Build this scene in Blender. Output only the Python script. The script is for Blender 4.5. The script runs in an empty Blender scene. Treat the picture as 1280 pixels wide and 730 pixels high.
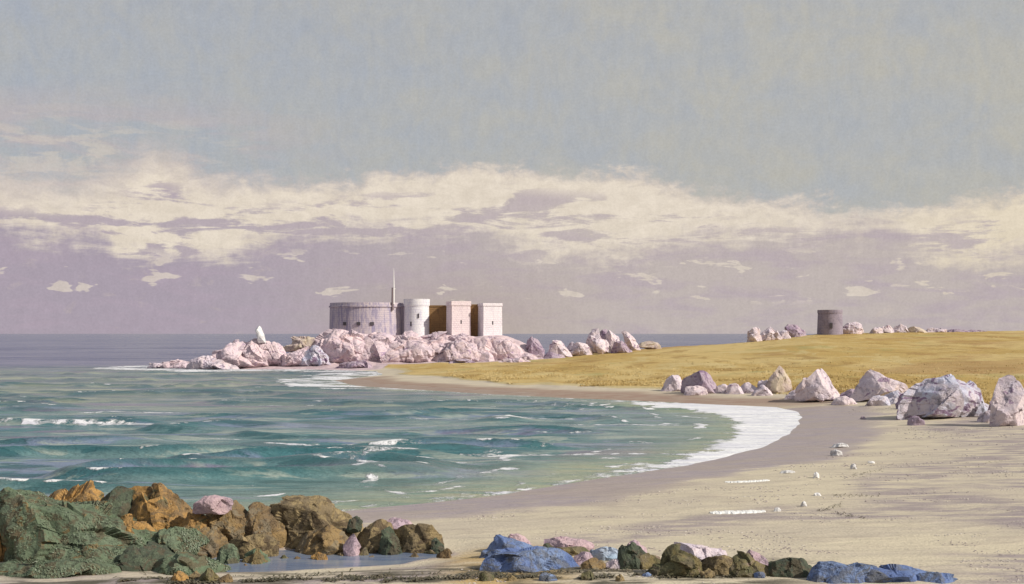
import bpy, bmesh, math, random
import numpy as np
from mathutils import Vector

# ------------------------------------------------------------------ scene, camera, light
S = bpy.context.scene
COL = S.collection
H, F, CX, HY = 8.0, 1500.0, 640.0, 417.0        # eye height, focal length (px of 1280), optical axis, horizon row
cam_d = bpy.data.cameras.new('camera'); cam = bpy.data.objects.new('camera', cam_d); COL.objects.link(cam)
cam.location = (0, 0, H); cam.rotation_euler = (math.radians(90), 0, 0)
cam_d.sensor_width = 36; cam_d.lens = 36 * F / 1280
cam_d.shift_y = (HY - 365.0) / 1280
cam_d.clip_start = 0.5; cam_d.clip_end = 80000
S.camera = cam
S.view_settings.view_transform = 'Standard'; S.view_settings.look = 'None'
S.view_settings.exposure = 0.0; S.view_settings.gamma = 1.0; S.view_settings.use_curve_mapping = False

SUN_EL, SUN_AZ = math.radians(34), math.radians(114)      # azimuth clockwise from +Y (view direction)
sd = Vector((math.cos(SUN_EL) * math.sin(SUN_AZ), math.cos(SUN_EL) * math.cos(SUN_AZ), math.sin(SUN_EL)))
sun_d = bpy.data.lights.new('sun', 'SUN'); sun = bpy.data.objects.new('sun', sun_d); COL.objects.link(sun)
sun_d.energy = 4.8; sun_d.angle = math.radians(0.5); sun_d.color = (1.0, 0.93, 0.82)
sun.rotation_euler = sd.to_track_quat('Z', 'Y').to_euler(); sun.location = (60, -40, 60)


def lin(r, g, b):
    f = lambda c: (c / 255) / 12.92 if c <= 10 else (((c / 255) + 0.055) / 1.055) ** 2.4
    return (f(r), f(g), f(b), 1.0)


class G:
    """tiny node-graph helper"""
    def __init__(s, tree):
        s.t = tree; s.n = tree.nodes; s.l = tree.links

    def put(s, sock, v):
        if isinstance(v, bpy.types.NodeSocket): s.l.new(v, sock)
        elif v is not None:
            try: sock.default_value = v
            except Exception: sock.default_value = tuple(v)[:3]

    def m(s, op, a, b=None, c=None, clamp=False):
        n = s.n.new('ShaderNodeMath'); n.operation = op; n.use_clamp = clamp
        for i, v in enumerate((a, b, c)): s.put(n.inputs[i], v)
        return n.outputs[0]

    def ramp(s, v, lo, hi):                       # smooth 0..1 as v goes lo..hi
        n = s.n.new('ShaderNodeMapRange'); n.interpolation_type = 'SMOOTHSTEP'
        a, b, x, y = (lo, hi, 0.0, 1.0) if lo < hi else (hi, lo, 1.0, 0.0)
        s.put(n.inputs[0], v); s.put(n.inputs[1], a); s.put(n.inputs[2], b); s.put(n.inputs[3], x); s.put(n.inputs[4], y)
        return n.outputs[0]

    def mix(s, f, a, b, mode='MIX'):
        n = s.n.new('ShaderNodeMix'); n.data_type = 'RGBA'; n.blend_type = mode
        s.put(n.inputs[0], f); s.put(n.inputs[6], a); s.put(n.inputs[7], b)
        return n.outputs[2]

    def noise(s, vec, scale, detail=4, rough=0.55, dist=0.0, stretch=None):
        if stretch is not None:
            mp = s.n.new('ShaderNodeMapping'); s.put(mp.inputs[0], vec); mp.inputs['Scale'].default_value = stretch
            vec = mp.outputs[0]
        n = s.n.new('ShaderNodeTexNoise'); s.put(n.inputs['Vector'], vec)
        n.inputs['Scale'].default_value = scale; n.inputs['Detail'].default_value = detail
        n.inputs['Roughness'].default_value = rough; n.inputs['Distortion'].default_value = dist
        return n.outputs[0]

    def curve(s, v, pts):                         # pts: (x in 0..1, y in 0..1)
        n = s.n.new('ShaderNodeFloatCurve'); s.put(n.inputs['Value'], v)
        c = n.mapping.curves[0]
        c.points[0].location = pts[0]; c.points[-1].location = pts[-1]
        for p in pts[1:-1]: c.points.new(*p)
        for p in c.points: p.handle_type = 'AUTO'
        n.mapping.update()
        return n.outputs[0]

    def attr(s, name, fac=True):
        n = s.n.new('ShaderNodeAttribute'); n.attribute_name = name
        return n.outputs['Fac'] if fac else n.outputs['Color']

    def xyz(s, vec):
        n = s.n.new('ShaderNodeSeparateXYZ'); s.put(n.inputs[0], vec); return n.outputs

    def vec(s, x, y, z):
        n = s.n.new('ShaderNodeCombineXYZ')
        for i, v in enumerate((x, y, z)): s.put(n.inputs[i], v)
        return n.outputs[0]


# ------------------------------------------------------------------ sky: Nishita air with a cloud deck, all by direction
W = bpy.data.worlds.new('World'); S.world = W; W.use_nodes = True
g = G(W.node_tree); W.node_tree.nodes.clear()
out = g.n.new('ShaderNodeOutputWorld'); bg = g.n.new('ShaderNodeBackground'); bg.inputs[1].default_value = 0.1
g.l.new(bg.outputs[0], out.inputs[0])
sky = g.n.new('ShaderNodeTexSky'); sky.sky_type = 'NISHITA'; sky.sun_disc = False
sky.sun_elevation = SUN_EL; sky.sun_rotation = SUN_AZ; sky.air_density = 1.0; sky.dust_density = 2.0
tc = g.n.new('ShaderNodeTexCoord'); D3 = tc.outputs['Generated']
dx, dy, dz = g.xyz(D3)
AZ = g.m('ARCTAN2', dx, dy); EL = g.m('ARCSINE', dz)
un = g.m('MULTIPLY_ADD', AZ, 1 / 0.9, 0.5, clamp=True)                 # azimuth -0.45..0.45 -> 0..1
def sky_pt(px, py):
    a = math.atan((px - CX) / F); e = math.atan((HY - py) / F * math.cos(a))
    return (a / 0.9 + 0.5, e / 0.3)
UV = g.vec(AZ, EL, 0.0)
n1 = g.noise(UV, 9, 5, 0.62, 0.3, (1, 2.4, 1)); n2 = g.noise(UV, 42, 5, 0.65, 0.4, (1, 2.0, 1))
n3 = g.noise(UV, 7, 6, 0.6, 0.6, (1, 5.0, 1)); n4 = g.noise(UV, 150, 3, 0.6, 0.0, (1, 0.5, 1))
n5 = g.noise(UV, 520, 2, 0.7)
n6 = g.noise(UV, 16, 5, 0.62, 0.5, (1, 4.5, 1))
n8 = g.noise(UV, 11, 6, 0.64, 0.7, (1, 6.5, 1))
warp = g.m('ADD', g.m('MULTIPLY', g.m('SUBTRACT', n1, 0.5), 0.050), g.m('ADD', g.m('MULTIPLY', g.m('SUBTRACT', n2, 0.5), 0.034), g.m('MULTIPLY', g.m('SUBTRACT', n4, 0.5), 0.012)))
ELw = g.m('ADD', EL, warp)
topT = [(-20,232),(80,240),(150,222),(200,205),(260,232),(320,236),(400,230),(450,224),(520,220),(620,212),(700,220),(780,226),(840,232),(900,246),(960,258),(1040,264),(1110,268),(1160,260),(1220,250),(1300,238)]
lowT = [(-20,282),(60,298),(130,302),(150,330),(220,326),(290,320),(320,304),(400,300),(520,296),(600,290),(640,312),(700,322),(760,328),(830,322),(860,310),(900,303),(960,293),(1000,292),(1040,284),(1110,290),(1150,318),(1200,326),(1300,308)]
T = g.m('MULTIPLY', g.curve(un, [sky_pt(*p) for p in topT]), 0.3)
L = g.m('MULTIPLY', g.curve(un, [sky_pt(*p) for p in lowT]), 0.3)
soft = g.m('ADD', 0.011, g.m('MULTIPLY', g.ramp(AZ, -0.12, -0.34), 0.016))
below_top = g.m('SUBTRACT', 1.0, g.ramp(g.m('DIVIDE', g.m('SUBTRACT', ELw, T), soft), -0.8, 1.0))
above_low = g.ramp(g.m('ADD', g.m('SUBTRACT', ELw, L), g.m('MULTIPLY', g.m('SUBTRACT', n8, 0.5), 0.07)), -0.012, 0.014)
# high air
hatch = g.noise(UV, 26, 5, 0.65, 0.8, (1.5, 0.9, 1))
blue = g.mix(0.72, sky.outputs[0], tuple(10 * c for c in lin(168, 174, 190)[:3]) + (1,))
veil = g.mix(g.ramp(n1, 0.35, 0.65), tuple(10 * c for c in lin(180, 181, 180)[:3]) + (1,), tuple(10 * c for c in lin(187, 184, 174)[:3]) + (1,))
wv = g.m('ADD', g.m('MULTIPLY', g.ramp(hatch, 0.32, 0.66), 0.26), 0.58, clamp=True)
wv = g.m('MULTIPLY', wv, g.ramp(EL, 1.3, 0.35))
wv = g.m('ADD', wv, g.m('SUBTRACT', g.m('MULTIPLY', g.ramp(AZ, -0.35, 0.30), 0.26), 0.16), clamp=True)
up = g.mix(wv, blue, veil)
sc10 = lambda r, gg, b: tuple(10 * c for c in lin(r, gg, b)[:3]) + (1,)
# pale mauve wisps high at the left
wisp = g.m('MULTIPLY', g.ramp(n3, 0.44, 0.58), g.m('MULTIPLY', g.ramp(AZ, -0.10, -0.32), g.ramp(EL, 0.205, 0.15)))
up = g.mix(g.m('MULTIPLY', wisp, 0.75), up, sc10(190, 178, 180))
# low mauve bank
mauveL, mauveR = sc10(170, 159, 171), sc10(192, 181, 177)
mauve = g.mix(g.ramp(AZ, -0.30, 0.10), mauveL, mauveR)
mauve = g.mix(g.m('MULTIPLY', g.ramp(n6, 0.42, 0.66), 0.5), mauve, sc10(178, 163, 176))
warm = g.m('MULTIPLY', g.ramp(g.m('ABSOLUTE', g.m('ADD', AZ, 0.05)), 0.16, 0.0), g.ramp(EL, 0.075, 0.0))
mauve = g.mix(g.m('MULTIPLY', warm, 0.55), mauve, sc10(180, 164, 150))
mauve = g.mix(g.m('MULTIPLY', g.ramp(n2, 0.60, 0.72), 0.25), mauve, sc10(204, 190, 180))
# sunlit cloud band with mauve streaks in it, and loose scraps below
cream = g.mix(g.ramp(n2, 0.35, 0.65), sc10(231, 219, 203), sc10(221, 209, 193))
cream = g.mix(g.m('MULTIPLY', g.ramp(AZ, 0.25, 0.40), 0.5), cream, sc10(226, 212, 184))
streak = g.ramp(g.m('ADD', g.m('MULTIPLY', g.m('ADD', n6, n8), 0.5), g.m('MULTIPLY', g.m('SUBTRACT', n2, 0.5), 0.12)), 0.49, 0.56)
streak = g.m('MULTIPLY', streak, g.ramp(g.m('SUBTRACT', T, EL), 0.006, 0.022))
inner = g.m('MULTIPLY', g.m('MULTIPLY', below_top, above_low), g.m('SUBTRACT', 1.0, g.m('MULTIPLY', streak, 0.85)))
scr = g.noise(UV, 30, 3, 0.55, 0.3, (1, 3.2, 1))
scraps = g.m('MULTIPLY', g.ramp(scr, 0.60, 0.645), g.m('MULTIPLY', g.ramp(EL, 0.022, 0.030), g.ramp(EL, 0.075, 0.06)))
inner = g.m('MAXIMUM', inner, g.m('MULTIPLY', scraps, 0.6))
wisp2 = g.m('MULTIPLY', g.ramp(n6, 0.50, 0.60), g.m('MULTIPLY', g.ramp(AZ, -0.14, -0.34), g.ramp(EL, 0.19, 0.14)))
up = g.mix(g.m('MULTIPLY', wisp2, 0.6), up, sc10(208, 199, 188))
low = g.mix(below_top, up, mauve)
colr = g.mix(inner, low, cream)
grain = g.m('ADD', 1.0, g.m('ADD', g.m('MULTIPLY', g.m('SUBTRACT', n4, 0.5), 0.17), g.m('MULTIPLY', g.m('SUBTRACT', n5, 0.5), 0.24)))
colr = g.mix(1.0, colr, g.vec(grain, grain, grain), 'MULTIPLY')
g.l.new(colr, bg.inputs[0])

# ------------------------------------------------------------------ numpy noise
_rng = np.random.RandomState(7)
_perm = np.tile(_rng.permutation(256), 3)
_gr = _rng.normal(size=(256, 3)); _gr /= np.linalg.norm(_gr, axis=1)[:, None]

def pn(x, y, z=0.0):
    x, y, z = np.broadcast_arrays(np.asarray(x, float), np.asarray(y, float), np.asarray(z, float))
    xi, yi, zi = np.floor(x).astype(int), np.floor(y).astype(int), np.floor(z).astype(int)
    xf, yf, zf = x - xi, y - yi, z - zi
    fade = lambda t: t * t * t * (t * (t * 6 - 15) + 10)
    u, v, w = fade(xf), fade(yf), fade(zf)
    r = 0
    for a in (0, 1):
        for b in (0, 1):
            for c in (0, 1):
                h = _perm[_perm[_perm[(xi + a) & 255] + ((yi + b) & 255)] + ((zi + c) & 255)]
                gg = _gr[h]
                d = gg[..., 0] * (xf - a) + gg[..., 1] * (yf - b) + gg[..., 2] * (zf - c)
                r = r + d * (u if a else 1 - u) * (v if b else 1 - v) * (w if c else 1 - w)
    return r * 1.5

def fbm(x, y, z=0.0, o=4):
    r, a = 0, 1.0
    for k in range(o):
        f = 2.03 ** k
        r = r + a * pn(x * f + 13.7 * k, y * f - 7.1 * k, np.asarray(z) * f); a *= 0.5
    return r

sm = lambda t: np.clip(t, 0, 1) ** 2 * (3 - 2 * np.clip(t, 0, 1))

# ------------------------------------------------------------------ coast and terrain height
def W0(px, py, z=0.0):                            # where a sight line meets height z
    D = (H - z) * F / (py - HY); return ((px - CX) * D / F, D)

COAST = [(-320, 20), (-70, 40), (-26, 46), (-12, 50.5)] + [W0(*p) for p in
    ((400,641),(470,635),(550,627),(630,617),(700,607),(760,598),(810,590),(860,582),(905,573),(945,562),(975,549),(992,536),(1001,522),(996,514),(970,509),(930,507),(880,505),(800,501),(700,497),(600,492),(520,487))] + \
    [(-24,184),(-30,205),(-25,232),(-29,256),(-43,267),(-58,272),(-68,278),(-86,282),(-76,298),(-45,318),(0,330),(40,352),(70,400),(100,460),(300,540),(950,560),(950,-160),(-320,-160)]
COAST = np.array(COAST)

def inside(P, x, y):
    r = np.zeros(x.shape, bool); n = len(P)
    for i in range(n):
        x1, y1 = P[i]; x2, y2 = P[(i + 1) % n]
        if y1 == y2: continue
        c = ((y1 > y) != (y2 > y)) & (x < (x2 - x1) * (y - y1) / (y2 - y1) + x1)
        r ^= c
    return r

def sdist(P, x, y):                               # + inside
    d = np.full(x.shape, 1e9); n = len(P)
    for i in range(n):
        a = P[i]; b = P[(i + 1) % n]; e = b - a
        t = np.clip(((x - a[0]) * e[0] + (y - a[1]) * e[1]) / (e @ e), 0, 1)
        d = np.minimum(d, np.hypot(x - a[0] - t * e[0], y - a[1] - t * e[1]))
    return np.where(inside(P, x, y), d, -d)

HU = [480, 560, 640, 700, 820, 940, 1020, 1150, 1280, 1600, 2600]
HDE = [225, 194, 170, 163, 157, 146, 134, 121, 103, 86, 60]
HDC = [262, 270, 282, 300, 312, 322, 350, 372, 372, 372, 372]
HZC = [1.2, 1.25, 1.6, 2.1, 3.9, 5.3, 7.5, 8.2, 8.5, 9.0, 10.0]
POOL = np.array([W0(px, py, 0.42) for px, py in ((200,704),(290,690),(370,686),(470,687),(545,689),(560,694),(520,700),(500,705),(430,709),(340,714),(230,716))])

def terrain(x, y):
    d = sdist(COAST, x, y) + 0.5 * fbm(x / 9, y / 9, 3.1, 3)
    u = CX + F * x / np.maximum(y, 25)
    far = sm((y - 100) / 30)
    lim = 1.25 - 0.25 * far
    z = np.where(d > 0, lim * (1 - np.exp(-np.maximum(d, 0) / (20 - 8 * far))), np.maximum(-2.5, 0.07 * d))
    De = np.interp(u, HU, HDE); Dc = np.interp(u, HU, HDC); Zc = np.interp(u, HU, HZC)
    edge = De + 4.0 * fbm(x / 14, y / 14, 9.0, 3)
    t = np.clip((y - edge) / (Dc - edge), 0, 1)
    back = 1 - 0.6 * sm((y - Dc - 8) / 120)
    hill = (Zc - 0.95) * (0.35 * sm(t) + 0.65 * t) * back * np.clip(d / 22, 0, 1) * (u > 470)
    z = z + np.where(y > 60, hill, 0)
    grass = sm((y - edge) / 5.0) * (u > 470) * sm((d - 2) / 5) * (y > 60)
    z = z + grass * (0.25 * sm((y - edge) / 4) + 0.22 * fbm(x / 10, y / 10, 1.0, 4))
    ix = np.interp(x, [-90, -76, -60, -50, -45, -2, 3, 8, 13], [0, .06, .2, .5, 1, 1, .7, .25, 0])
    iy = np.interp(y, [268, 276, 281, 286, 316, 325, 331], [0, .25, .7, 1, 1, .35, 0])
    isl = ix * iy
    z = np.where(isl > 0.02, np.maximum(z, isl * 7.4 + 0.9 * fbm(x / 6, y / 6, 5.0, 4) * np.minimum(1, 3 * isl) * (1 - 0.6 * (isl > 0.97))), z)
    rock = np.maximum(sm((isl - 0.05) / 0.1), (x < -28) * (y > 260) * (y < 335) * 1.0)
    # low ripples and hollows of the dry beach, and the hollow that holds the pool
    dry = np.clip(d / 8, 0, 1) * (1 - grass) * (1 - rock)
    z = z + dry * (0.07 * fbm(x / 7, y / 3.2, 2.0, 4))
    pd = sdist(POOL, x, y)
    flat = sm((pd + 2.4) / 2.0)
    z = np.where(y < 60, z * (1 - flat) + flat * 0.455, z) - 0.2 * sm((pd + 0.25) / 0.7)
    return z, d, grass * (1 - rock), rock, pd

def ground(x, y):
    return float(terrain(np.array([float(x)]), np.array([float(y)]))[0][0])

def hit(px, py):                                  # first point of the land under a sight line
    D = np.linspace(25, 420, 4000)
    x = (px - CX) * D / F; z = H - (py - HY) * D / F
    t = terrain(x, D)[0]; k = np.argmax(t >= z)
    return float(x[k]), float(D[k]), float(t[k])

# ------------------------------------------------------------------ object helpers
def tag(o, label=None, cat=None, group=None, kind=None):
    if label: o['label'] = label
    if cat: o['category'] = cat
    if group: o['group'] = group
    if kind: o['kind'] = kind
    return o

def link(name, me, mat=None, parent=None, loc=(0, 0, 0)):
    o = bpy.data.objects.new(name, me); COL.objects.link(o); o.location = loc
    if mat: me.materials.append(mat)
    if parent: o.parent = parent
    return o

def grid_mesh(name, X, Y, Z):
    r, c = X.shape
    v = np.stack([X, Y, Z], -1).reshape(-1, 3)
    i = np.arange(r * c).reshape(r, c)
    q = np.stack([i[:-1, :-1], i[:-1, 1:], i[1:, 1:], i[1:, :-1]], -1).reshape(-1, 4)
    me = bpy.data.meshes.new(name)
    me.vertices.add(len(v)); me.vertices.foreach_set('co', v.ravel())
    me.loops.add(q.size); me.loops.foreach_set('vertex_index', q.ravel().astype(np.int32))
    me.polygons.add(len(q)); me.polygons.foreach_set('loop_start', np.arange(0, q.size, 4, dtype=np.int32))
    me.polygons.foreach_set('loop_total', np.full(len(q), 4, np.int32))
    me.update(calc_edges=True); me.polygons.foreach_set('use_smooth', np.ones(len(q), bool))
    return me

def put_attr(me, name, a):
    at = me.attributes.new(name, 'FLOAT', 'POINT'); at.data.foreach_set('value', np.ascontiguousarray(a, np.float32).ravel())

def new_mat(name):
    m = bpy.data.materials.new(name); m.use_nodes = True
    gg = G(m.node_tree); b = gg.n['Principled BSDF']
    t = gg.n.new('ShaderNodeTexCoord')
    return m, gg, b, t.outputs['Object']

def bump(gg, b, h, strength, dist):
    n = gg.n.new('ShaderNodeBump'); n.inputs['Strength'].default_value = strength; n.inputs['Distance'].default_value = dist
    gg.put(n.inputs['Height'], h); gg.l.new(n.outputs[0], b.inputs['Normal'])

# ------------------------------------------------------------------ materials
def land_material():
    m, q, b, P = new_mat('land')
    wet, grass, rock, brown = q.attr('wet'), q.attr('grass'), q.attr('rock'), q.attr('brown')
    a1 = q.noise(P, 0.10, 6, 0.6, 0.4, (1, 2.6, 1)); a2 = q.noise(P, 0.6, 5, 0.6, 0.2, (0.6, 2.0, 1)); a3 = q.noise(P, 9, 3, 0.6)
    sand = q.mix(q.ramp(a1, 0.40, 0.62), (0.55, 0.485, 0.36, 1), (0.48, 0.42, 0.33, 1))
    sand = q.mix(q.m('MULTIPLY', q.ramp(a2, 0.50, 0.70), 0.55), sand, (0.36, 0.30, 0.25, 1))
    sand = q.mix(q.m('MULTIPLY', q.ramp(a3, 0.45, 0.8), 0.4), sand, (0.32, 0.27, 0.20, 1))
    tide = q.attr('tide')
    sand = q.mix(q.m('MULTIPLY', tide, q.ramp(a2, 0.36, 0.58)), sand, (0.265, 0.22, 0.235, 1))
    ocs = q.attr('ochre')
    sand = q.mix(q.m('MULTIPLY', ocs, q.ramp(a2, 0.30, 0.6)), sand, (0.44, 0.31, 0.13, 1))
    wetc = q.mix(q.ramp(a1, 0.42, 0.58), (0.315, 0.265, 0.30, 1), (0.36, 0.295, 0.265, 1))
    wetc = q.mix(q.m('MULTIPLY', q.ramp(a2, 0.47, 0.60), 0.7), wetc, (0.41, 0.35, 0.29, 1))
    wetc = q.mix(q.m('MULTIPLY', q.ramp(wet, 0.55, 1.0), 0.35), wetc, (0.25, 0.205, 0.225, 1))
    wetm = q.ramp(q.m('ADD', wet, q.m('ADD', q.m('MULTIPLY', q.m('SUBTRACT', a2, 0.5), 1.9), q.m('MULTIPLY', q.m('SUBTRACT', a1, 0.5), 1.8))), 0.2, 0.75)
    wetm = q.m('MULTIPLY', wetm, q.ramp(wet, 0.0, 0.7))
    c = q.mix(q.m('MULTIPLY', wetm, 0.9), sand, wetc)
    wd = q.attr('weedy')
    c = q.mix(q.m('MULTIPLY', wd, q.ramp(a2, 0.40, 0.56)), c, (0.10, 0.09, 0.065, 1))
    c = q.mix(brown, c, q.mix(q.ramp(a2, 0.4, 0.6), (0.29, 0.20, 0.155, 1), (0.33, 0.255, 0.20, 1)))
    b1 = q.noise(P, 0.030, 6, 0.62, 0.8, (1, 0.7, 1)); b2 = q.noise(P, 0.10, 6, 0.68, 0.8, (1, 0.6, 1)); b3 = q.noise(P, 3.0, 4, 0.7)
    turf = q.mix(q.ramp(b1, 0.42, 0.58), (0.56, 0.42, 0.18, 1), (0.46, 0.315, 0.105, 1))
    turf = q.mix(q.m('MULTIPLY', q.ramp(b2, 0.55, 0.62), 0.7), turf, (0.56, 0.45, 0.22, 1))
    turf = q.mix(q.m('MULTIPLY', q.ramp(b2, 0.47, 0.38), 0.65), turf, (0.31, 0.19, 0.06, 1))
    turf = q.mix(q.m('MULTIPLY', q.ramp(q.noise(P, 0.018, 5, 0.6, 0.6), 0.54, 0.62), 0.6), turf, (0.36, 0.21, 0.085, 1))
    turf = q.mix(q.m('MULTIPLY', q.ramp(b3, 0.5, 0.75), 0.45), turf, (0.25, 0.19, 0.06, 1))
    turf = q.mix(q.m('MULTIPLY', q.ramp(q.noise(P, 0.05, 6, 0.66, 0.7, (1, 0.6, 1)), 0.56, 0.66), 0.55), turf, (0.33, 0.31, 0.12, 1))
    edge = q.m('MULTIPLY', q.ramp(grass, 0.35, 0.55), q.ramp(grass, 1.0, 0.75))
    turf = q.mix(edge, turf, (0.50, 0.41, 0.22, 1))
    c = q.mix(q.ramp(q.m('ADD', grass, q.m('MULTIPLY', q.m('SUBTRACT', b2, 0.5), 0.8)), 0.35, 0.6), c, turf)
    r1 = q.noise(P, 0.5, 6, 0.65, 0.5)
    rk = q.mix(q.ramp(r1, 0.42, 0.6), (0.58, 0.46, 0.47, 1), (0.44, 0.34, 0.37, 1))
    c = q.mix(rock, c, rk)
    q.l.new(c, b.inputs['Base Color'])
    q.l.new(q.m('SUBTRACT', 0.95, q.m('MULTIPLY', wetm, 0.45)), b.inputs['Roughness'])
    b.inputs['Specular IOR Level'].default_value = 0.25
    hh = q.m('ADD', q.m('MULTIPLY', a2, 0.7), q.m('ADD', q.m('MULTIPLY', a3, 0.12), q.m('MULTIPLY', q.m('MULTIPLY', b3, grass), 0.9)))
    bump(q, b, hh, 0.75, 0.40)
    return m

def sea_material():
    m, q, b, P = new_mat('sea water')
    shal, foam, far, dark = q.attr('shallow'), q.attr('foam'), q.attr('far'), q.attr('face')
    s1 = q.noise(P, 0.034, 5, 0.62, 0.5, (0.8, 2.0, 1)); s2 = q.noise(P, 0.16, 6, 0.66, 0.5, (0.6, 1.7, 1)); s3 = q.noise(P, 1.0, 5, 0.70, 0.3, (0.7, 1.1, 1))
    s4 = q.noise(P, 0.030, 6, 0.70, 0.5, (0.7, 2.4, 1)); s5 = q.noise(P, 0.55, 6, 0.68, 0.3, (0.3, 1.5, 1)); s6 = q.noise(P, 0.09, 5, 0.66, 0.5, (0.6, 2.0, 1))
    fine = q.m('SUBTRACT', q.m('ADD', s2, q.m('MULTIPLY', s5, 0.6)), 0.3)
    teal = q.mix(q.ramp(s1, 0.44, 0.56), (0.055, 0.155, 0.175, 1), (0.135, 0.220, 0.225, 1))
    teal = q.mix(q.m('MULTIPLY', q.ramp(s6, 0.52, 0.58), 0.8), teal, (0.190, 0.225, 0.335, 1))
    teal = q.mix(q.m('MULTIPLY', q.ramp(fine, 0.54, 0.62), 0.85), teal, (0.31, 0.355, 0.315, 1))
    teal = q.mix(q.m('MULTIPLY', q.ramp(fine, 0.47, 0.40), 0.85), teal, (0.032, 0.100, 0.115, 1))
    mid = q.mix(q.ramp(s2, 0.46, 0.56), (0.095, 0.155, 0.170, 1), (0.185, 0.225, 0.195, 1))
    mid = q.mix(q.m('MULTIPLY', q.ramp(s4, 0.52, 0.58), 0.8), mid, (0.31, 0.33, 0.25, 1))
    mid = q.mix(q.m('MULTIPLY', q.ramp(s4, 0.48, 0.41), 0.8), mid, (0.085, 0.112, 0.145, 1))
    mid = q.mix(q.m('MULTIPLY', q.ramp(s6, 0.56, 0.62), 0.6), mid, (0.21, 0.24, 0.30, 1))
    vf = q.noise(P, 0.006, 5, 0.66, 0.4, (0.6, 2.0, 1))
    deep = q.mix(q.ramp(q.m('MULTIPLY', q.m('ADD', s4, vf), 0.5), 0.44, 0.56), (0.050, 0.060, 0.155, 1), (0.155, 0.155, 0.245, 1))
    pv = q.noise(P, 0.045, 5, 0.66, 0.5, (0.6, 2.2, 1))
    teal = q.mix(q.m('MULTIPLY', q.ramp(pv, 0.58, 0.64), 0.7), teal, (0.17, 0.135, 0.22, 1))
    mid = q.mix(q.m('MULTIPLY', q.ramp(pv, 0.57, 0.63), 0.7), mid, (0.19, 0.165, 0.23, 1))
    deep = q.mix(q.m('MULTIPLY', q.ramp(s6, 0.55, 0.65), 0.5), deep, (0.24, 0.235, 0.26, 1))
    c = q.mix(q.attr('calm'), teal, mid)
    c = q.mix(far, c, deep)
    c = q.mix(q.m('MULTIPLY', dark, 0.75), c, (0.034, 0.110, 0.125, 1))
    c = q.mix(q.m('MULTIPLY', q.ramp(shal, 0.0, 1.0), 0.9), c, q.mix(q.ramp(s5, 0.4, 0.6), (0.36, 0.37, 0.235, 1), (0.20, 0.28, 0.20, 1)))
    s7 = q.noise(P, 0.7, 6, 0.72, 0.4)
    fl = q.m('ADD', foam, q.m('MULTIPLY', q.m('SUBTRACT', s7, 0.5), 2.2))
    fl = q.m('ADD', fl, q.m('MULTIPLY', q.m('SUBTRACT', s5, 0.5), 0.15))
    fm = q.ramp(fl, 0.45, 0.75)
    fm = q.m('MULTIPLY', fm, q.ramp(foam, 0.04, 0.15))
    c = q.mix(fm, c, q.mix(q.ramp(s5, 0.40, 0.62), (0.82, 0.82, 0.82, 1), (0.64, 0.64, 0.70, 1)))
    q.l.new(c, b.inputs['Base Color'])
    q.l.new(q.m('ADD', 0.22, q.m('MULTIPLY', fm, 0.6)), b.inputs['Roughness'])
    b.inputs['IOR'].default_value = 1.33; b.inputs['Specular IOR Level'].default_value = 0.28
    s8 = q.noise(P, 2.6, 4, 0.7, 0.3, (0.5, 1.2, 1))
    hh = q.m('ADD', q.m('MULTIPLY', s2, 1.2), q.m('ADD', q.m('MULTIPLY', s5, 0.7), q.m('ADD', q.m('MULTIPLY', s8, 0.22), q.m('MULTIPLY', fm, 0.18))))
    bump(q, b, hh, 1.0, 0.6)
    return m

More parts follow.
